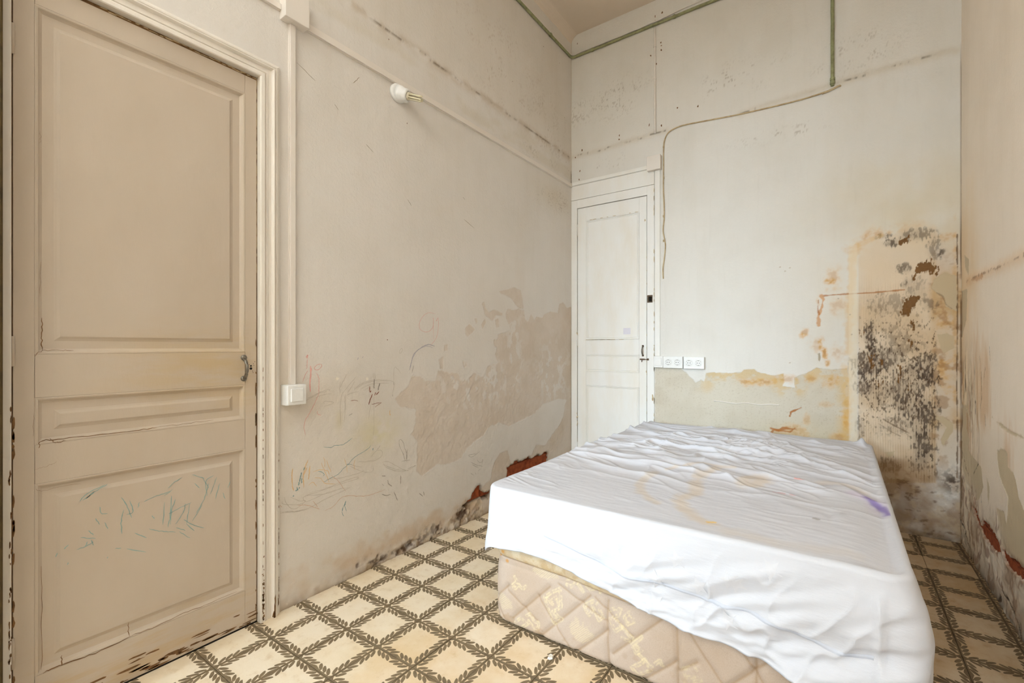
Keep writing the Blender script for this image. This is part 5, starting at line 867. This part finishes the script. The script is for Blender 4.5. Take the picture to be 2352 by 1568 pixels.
# mattress in its cover
mat_ = empty('mattress', (-0.53, 2.43, 0.335), label='double mattress in a wrinkled stained white zipped cover', cat='mattress')
mx0, mx1, my0, my1, ZT, ED, RC = -1.262, 0.165, 1.462, 3.405, 0.577, 0.018, 0.055
ix0, ix1, iy0, iy1 = mx0+ED, mx1-ED, my0+ED, my1-ED
gx = np.linspace(ix0, ix1, 300); gy = np.linspace(iy0, iy1, 400)
GX, GY = np.meshgrid(gx, gy)
def round_corners(x, y):
    cx = np.clip(x, ix0+RC, ix1-RC); cy = np.clip(y, iy0+RC, iy1-RC)
    a, b = x-cx, y-cy
    return cx+a*np.sqrt(np.maximum(1-b*b/(2*RC*RC), 0)), cy+b*np.sqrt(np.maximum(1-a*a/(2*RC*RC), 0))
TX, TY = round_corners(GX, GY)
def ridged(n): return 1-np.abs(2*n-1)
def top_h(x, y):
    wx = (fbm(x, y, 2.2, 3, 401)-0.5)*0.30
    p = y+0.16*x+wx*0.6; al = x-0.16*y
    w1 = ridged(fbm(p*1.0, al*0.14, 8.5, 2, 402))**4
    w2 = ridged(fbm(p*0.9+0.40*al, al*0.26, 8, 2, 403))**5
    w3 = ridged(fbm(p+0.1*al, al*0.25, 19, 2, 404))**4*sstep(fbm(x, y, 4, 2, 408), 0.40, 0.6)
    back = sstep(y, 1.75, 2.35)*(1-0.5*sstep(y, 3.15, 3.35)); lft = 1-0.55*sstep(x, -0.5, 0.05)
    edge_l = 0.5+0.5*(1-sstep(x, -1.1, -0.5))
    h = 0.027*w1*back*lft+0.021*w2*back*(0.4+0.6*lft)+0.006*w3*back+0.005*w3*edge_l*(1-back)*sstep(y, 1.50, 1.62)
    # crumple across the middle of the far half
    cm = np.exp(-(((x+0.38+0.35*(y-2.75))/0.22)**2+((y-2.78)/0.32)**2))
    h += 0.020*cm*ridged(fbm(x*0.5+y, y*0.8-x*0.7, 15, 3, 405))**2
    # a pinch near the foot on the right and long lazy waves
    h += 0.008*np.exp(-((x-0.0-0.15*(y-1.86))/0.018)**2-((y-1.86)/0.05)**2)-0.004*np.exp(-((x+0.03)/0.02)**2-((y-1.87)/0.05)**2)
    h += 0.012*np.exp(-((x+0.62)/0.02)**2-((y-2.38)/0.05)**2)
    h += 0.012*(fbm(x, y, 1.6, 2, 406)-0.5)
    # a little ear of cloth at the far right corner
    h += 0.045*np.exp(-(((x-0.115)/0.030)**2+((y-3.335)/0.04)**2))*(0.5+fbm(x, y, 24, 2, 407))
    # soft drop to the right edge
    h -= 0.022*sstep(x, -0.02, 0.16)**2
    return h
def edge_w(x, y): return sstep(np.minimum(np.minimum(x-ix0, ix1-x), np.minimum(y-iy0, iy1-y)), -0.001, 0.03)
TH = top_h(TX, TY); TZ = ZT+TH*(0.25+0.75*edge_w(GX, GY))
def hem(x, y, nx, ny):
    hf = lerp(x, [(-1.3, 0.315), (-1.215, 0.330), (-1.056, 0.346), (-0.913, 0.342), (-0.781, 0.322), (-0.677, 0.303), (-0.549, 0.277), (-0.432, 0.258), (-0.312, 0.251), (-0.19, 0.240), (-0.08, 0.229), (0.06, 0.215), (0.2, 0.225)])
    hl = lerp(y, [(1.45, 0.300), (1.53, 0.268), (1.60, 0.285), (1.8, 0.30), (3.4, 0.30)]); hr = lerp(y, [(1.45, 0.225), (1.62, 0.245), (1.9, 0.27), (3.4, 0.30)])
    wf, wl, wr, wb = np.maximum(-ny, 0)**2, np.maximum(-nx, 0)**2, np.maximum(nx, 0)**2, np.maximum(ny, 0)**2
    return hf*wf+hl*wl+hr*wr+0.31*wb
# boundary loop of the top grid, counter-clockwise from the front left
R, Cc = GX.shape
bi = [(0, j) for j in range(Cc-1)]+[(i, Cc-1) for i in range(R-1)]+[(R-1, j) for j in range(Cc-1, 0, -1)]+[(i, 0) for i in range(R-1, 0, -1)]
bi = np.array(bi); bx, by = TX[bi[:, 0], bi[:, 1]], TY[bi[:, 0], bi[:, 1]]; bz = TZ[bi[:, 0], bi[:, 1]]
ccx, ccy = np.clip(bx, ix0+RC, ix1-RC), np.clip(by, iy0+RC, iy1-RC)
nx_, ny_ = bx-ccx, by-ccy; ln = np.hypot(nx_, ny_)+1e-9; nx_, ny_ = nx_/ln, ny_/ln
def side_off(x, y, nx, ny, z, tt):
    """how far the hanging cloth stands off the mattress side; tt runs 0 (top edge) .. 1 (hem)"""
    f = np.maximum(-ny, 0)**2; rgt = np.maximum(nx, 0)**2; lef = np.maximum(-nx, 0)**2
    p = z-0.40*x; al = x+0.4*z
    amp = 0.003+0.027*sstep(x, -1.0, -0.25)
    fold = (fbm(p+0.06*(fbm(x, z, 5, 2, 420)-0.5), al*0.09, 17, 2, 421)-0.5)*2
    fold2 = ridged(fbm(p*0.6-al*0.5, al*0.35+p*0.3, 16, 2, 422))**4
    o = f*np.sin(np.clip(tt*1.15, 0, 1)*math.pi*0.5)*(amp*fold+0.45*amp*fold2)
    # gathers under the zip
    o += f*sstep(tt, 0.55, 0.9)*0.008*(fbm(x*0.5+z*0.4, z*1.8-x*0.22, 26, 2, 423)-0.5)*2
    # foot corner on the right: a stitched corner, then loose cloth
    cn = np.exp(-(((x-0.085)/0.012)**2))*f; o += 0.011*cn*sstep(tt, 0.05, 0.2)
    loose = rgt*np.exp(-((y-1.50)/0.16)**2)+0.6*f*sstep(x, 0.10, 0.16)
    o += loose*(0.022*np.sin(np.clip(tt, 0, 1)*math.pi*0.85)+0.010*(fbm(x+y*0.8, z*0.6, 18, 2, 424)-0.5))
    o += rgt*0.010*np.sin(tt*math.pi)*(0.6+fbm(y, z*0.4, 9, 2, 425))
    # left foot corner: a point of cloth hanging clear
    o += lef*np.exp(-((y-1.54)/0.07)**2)*0.020*sstep(tt, 0.3, 1.0)
    o += 0.008*np.sin(np.clip(tt, 0, 1)*math.pi)          # belly
    o += 0.012*sstep(tt, 0.6, 1.0)
    return o
rows = []
for th in np.linspace(0, math.pi/2, 8)[1:]:
    rows.append((bx+nx_*ED*math.sin(th), by+ny_*ED*math.sin(th), bz-ED*(1-math.cos(th)), 0*bx))
def side_point(x, y, nx, ny, z0, tt, extra=0.0):
    hz = hem(x, y, nx, ny)+0.006*(fbm(x*1.0+y, y*0.5, 14, 2, 430)-0.5); z = (z0-ED)*(1-tt)+hz*tt
    o = side_off(x, y, nx, ny, z, tt)+extra
    return x+nx*(ED+o), y+ny*(ED+o), z
NS = 62
for k in range(1, NS+1):
    tt = k/NS; a, b, c = side_point(bx, by, nx_, ny_, bz, tt); rows.append((a, b, c, 0*bx+tt))
a, b, c = side_point(bx, by, nx_, ny_, bz, 1.0, -0.007); rows.append((a, b, c+0.002, 0*bx+1)); a, b, c = side_point(bx, by, nx_, ny_, bz, 0.93, -0.012); rows.append((a, b, c, 0*bx+1))
nb = len(bx)
X = np.concatenate([np.stack([TX, TY, TZ], -1).reshape(-1, 3)]+[np.stack(r[:3], -1) for r in rows])
ti = np.arange(R*Cc).reshape(R, Cc)
q1 = np.stack([ti[:-1, :-1], ti[:-1, 1:], ti[1:, 1:], ti[1:, :-1]], -1).reshape(-1, 4)
loops = [bi[:, 0]*Cc+bi[:, 1]]+[R*Cc+k*nb+np.arange(nb) for k in range(len(rows))]
q2 = np.concatenate([np.stack([B, np.roll(B, -1), np.roll(A, -1), A], -1) for A, B in zip(loops[:-1], loops[1:])])
# stains on the cover
FT = Face(TX, TY, (202, 202, 209)); W = FT
W.mul(0.25*sstep(W.nz(2.5, 4, 440), 0.45, 0.75), (0.96, 0.93, 0.88))
SC_ = dict(tan=(206, 180, 140), yellow=(226, 186, 90), coral=(240, 150, 140), rose=(206, 120, 124), lilac=(196, 170, 206), violet=(112, 92, 168), dark=(120, 110, 96))
for pts, wd, c, a in D['cover_stroke']:
    d = W.line(pts)+(W.nz(28, 4, 441)-0.5)*wd*0.9
    soft = {'tan': 0.5, 'lilac': 0.5, 'violet': 0.5}.get(c, 0.10); m = sstep(-d, -wd*(0.5+soft), -wd*(0.5-soft*0.8))
    if c == 'rose': m = m*sstep(W.nz(90, 2, 442), 0.4, 0.6)
    W.mix(m*a, SC_[c])
col = np.concatenate([W.C.reshape(-1, 3)]+[np.broadcast_to(lin((202, 202, 208)), (nb, 3))]*len(rows))
t = NT('white_cotton_cover'); a = t.n('ShaderNodeAttribute', attribute_name='paint'); wv = t.noise(t.pos(), 700, 2); nn = t.noise(t.scaled(t.pos(), (1.2, 5, 5)), 9, 4, 0.55)
M_cover = t.done(a.outputs['Color'], 0.85, t.M('ADD', t.M('MULTIPLY', wv, 0.15), nn), 0.35, 0.006, spec=0.2)
cover = grid_obj('cover', X, np.concatenate([q1, q2]), col, M_cover, mat_)
def front_at(x, z, extra):
    """a point on the hanging front of the cover at x and height z"""
    j = int(np.clip(np.searchsorted(gx, x), 0, Cc-1)); z0 = TZ[0, j]; hz = float(hem(np.array(x), np.array(iy0), np.array(0.0), np.array(-1.0)))
    tt = np.clip((z-(z0-ED))/(hz-(z0-ED)), 0, 1); A = lambda v: np.array([v], float)
    p = side_point(A(x), A(iy0), A(0.0), A(-1.0), z0, tt, extra); return (float(p[0][0]), float(p[1][0]), float(p[2][0]))
zs = smooth_path(D['zip'], 6); V, F = [], []
for i, (x, z) in enumerate(zs):
    for dz, ex in ((0.0055, 0.0008), (0.003, 0.0014), (0.0008, 0.0022), (-0.0008, 0.0022), (-0.003, 0.0014), (-0.0055, 0.0008)): V.append(front_at(min(x, 0.10), z+dz, ex))
for i in range(len(zs)-1):
    for k in range(5): F.append((i*6+k, i*6+k+1, (i+1)*6+k+1, (i+1)*6+k))
M_zip = plain('pale_blue_zip', (192, 195, 206), 0.5)
mesh_obj('zip', V, F, M_zip, cover, True, label='pale blue zip running across the foot of the cover')
M_star = plain('satin_star_print', (209, 208, 213), 0.5)
for k, (sx, sz) in enumerate(D['stars']):
    ang = 0.5+k*1.3; V, F = [], []; rad = 0.034
    for rr in range(4):
        for i in range(10):
            r_ = (rad if i % 2 == 0 else rad*0.42)*rr/3; a_ = ang+i*math.pi/5
            V.append(front_at(sx+r_*math.cos(a_), max(sz+r_*math.sin(a_), 0.24), 0.0009))
    for rr in range(3):
        for i in range(10): F.append((rr*10+i, rr*10+(i+1) % 10, (rr+1)*10+(i+1) % 10, (rr+1)*10+i))
    mesh_obj('star_print', V, F, M_star, cover, True)
def top_at(x, y):
    i = int(np.clip(np.searchsorted(gy, y), 0, R-1)); j = int(np.clip(np.searchsorted(gx, x), 0, Cc-1)); return TZ[i, j]
def scrap(name, x, y, z, r, hgt, mat, label, cat, seed):
    rr = random.Random(seed); bm = bmesh.new(); n = 6; A = []; B = []
    for k in range(n):
        a = 2*math.pi*k/n+rr.uniform(-.3, .3); q = r*rr.uniform(0.7, 1.2); A.append(bm.verts.new((x+q*math.cos(a), y+q*math.sin(a)*1.2, z-0.0004))); B.append(bm.verts.new((x+q*0.8*math.cos(a), y+q*math.sin(a), z+hgt*rr.uniform(0.6, 1.2))))
    bm.faces.new(A[::-1]); bm.faces.new(B)
    for k in range(n): bm.faces.new((A[k], A[(k+1) % n], B[(k+1) % n], B[k]))
    return bm_obj(name, bm, mat, None, label=label, cat=cat)
for nm, (x, y), r, hgt, c, lab in [('paper_scrap',(-0.718,2.729),0.014,0.001,(206,80,76),'small red paper scrap on the white mattress cover'),('paper_scrap',(-0.609,2.829),0.008,0.001,(150,196,168),'tiny green paper scrap on the white mattress cover'),('crumb',(-0.831,2.532),0.006,0.004,(110,60,44),'brown crumb on the white mattress cover near the far edge'),('plaster_crumb',(-0.906,1.43),0.012,0.006,(232,226,214),'white plaster crumb on the floor by the bed base')]:
    scrap(nm, x, y, 0.0 if 'floor' in lab else top_at(x, y), r, hgt, plain(nm+'_stuff', c, 0.8), lab, 'scrap' if 'scrap' in nm else 'crumb', int(abs(x*1000)))
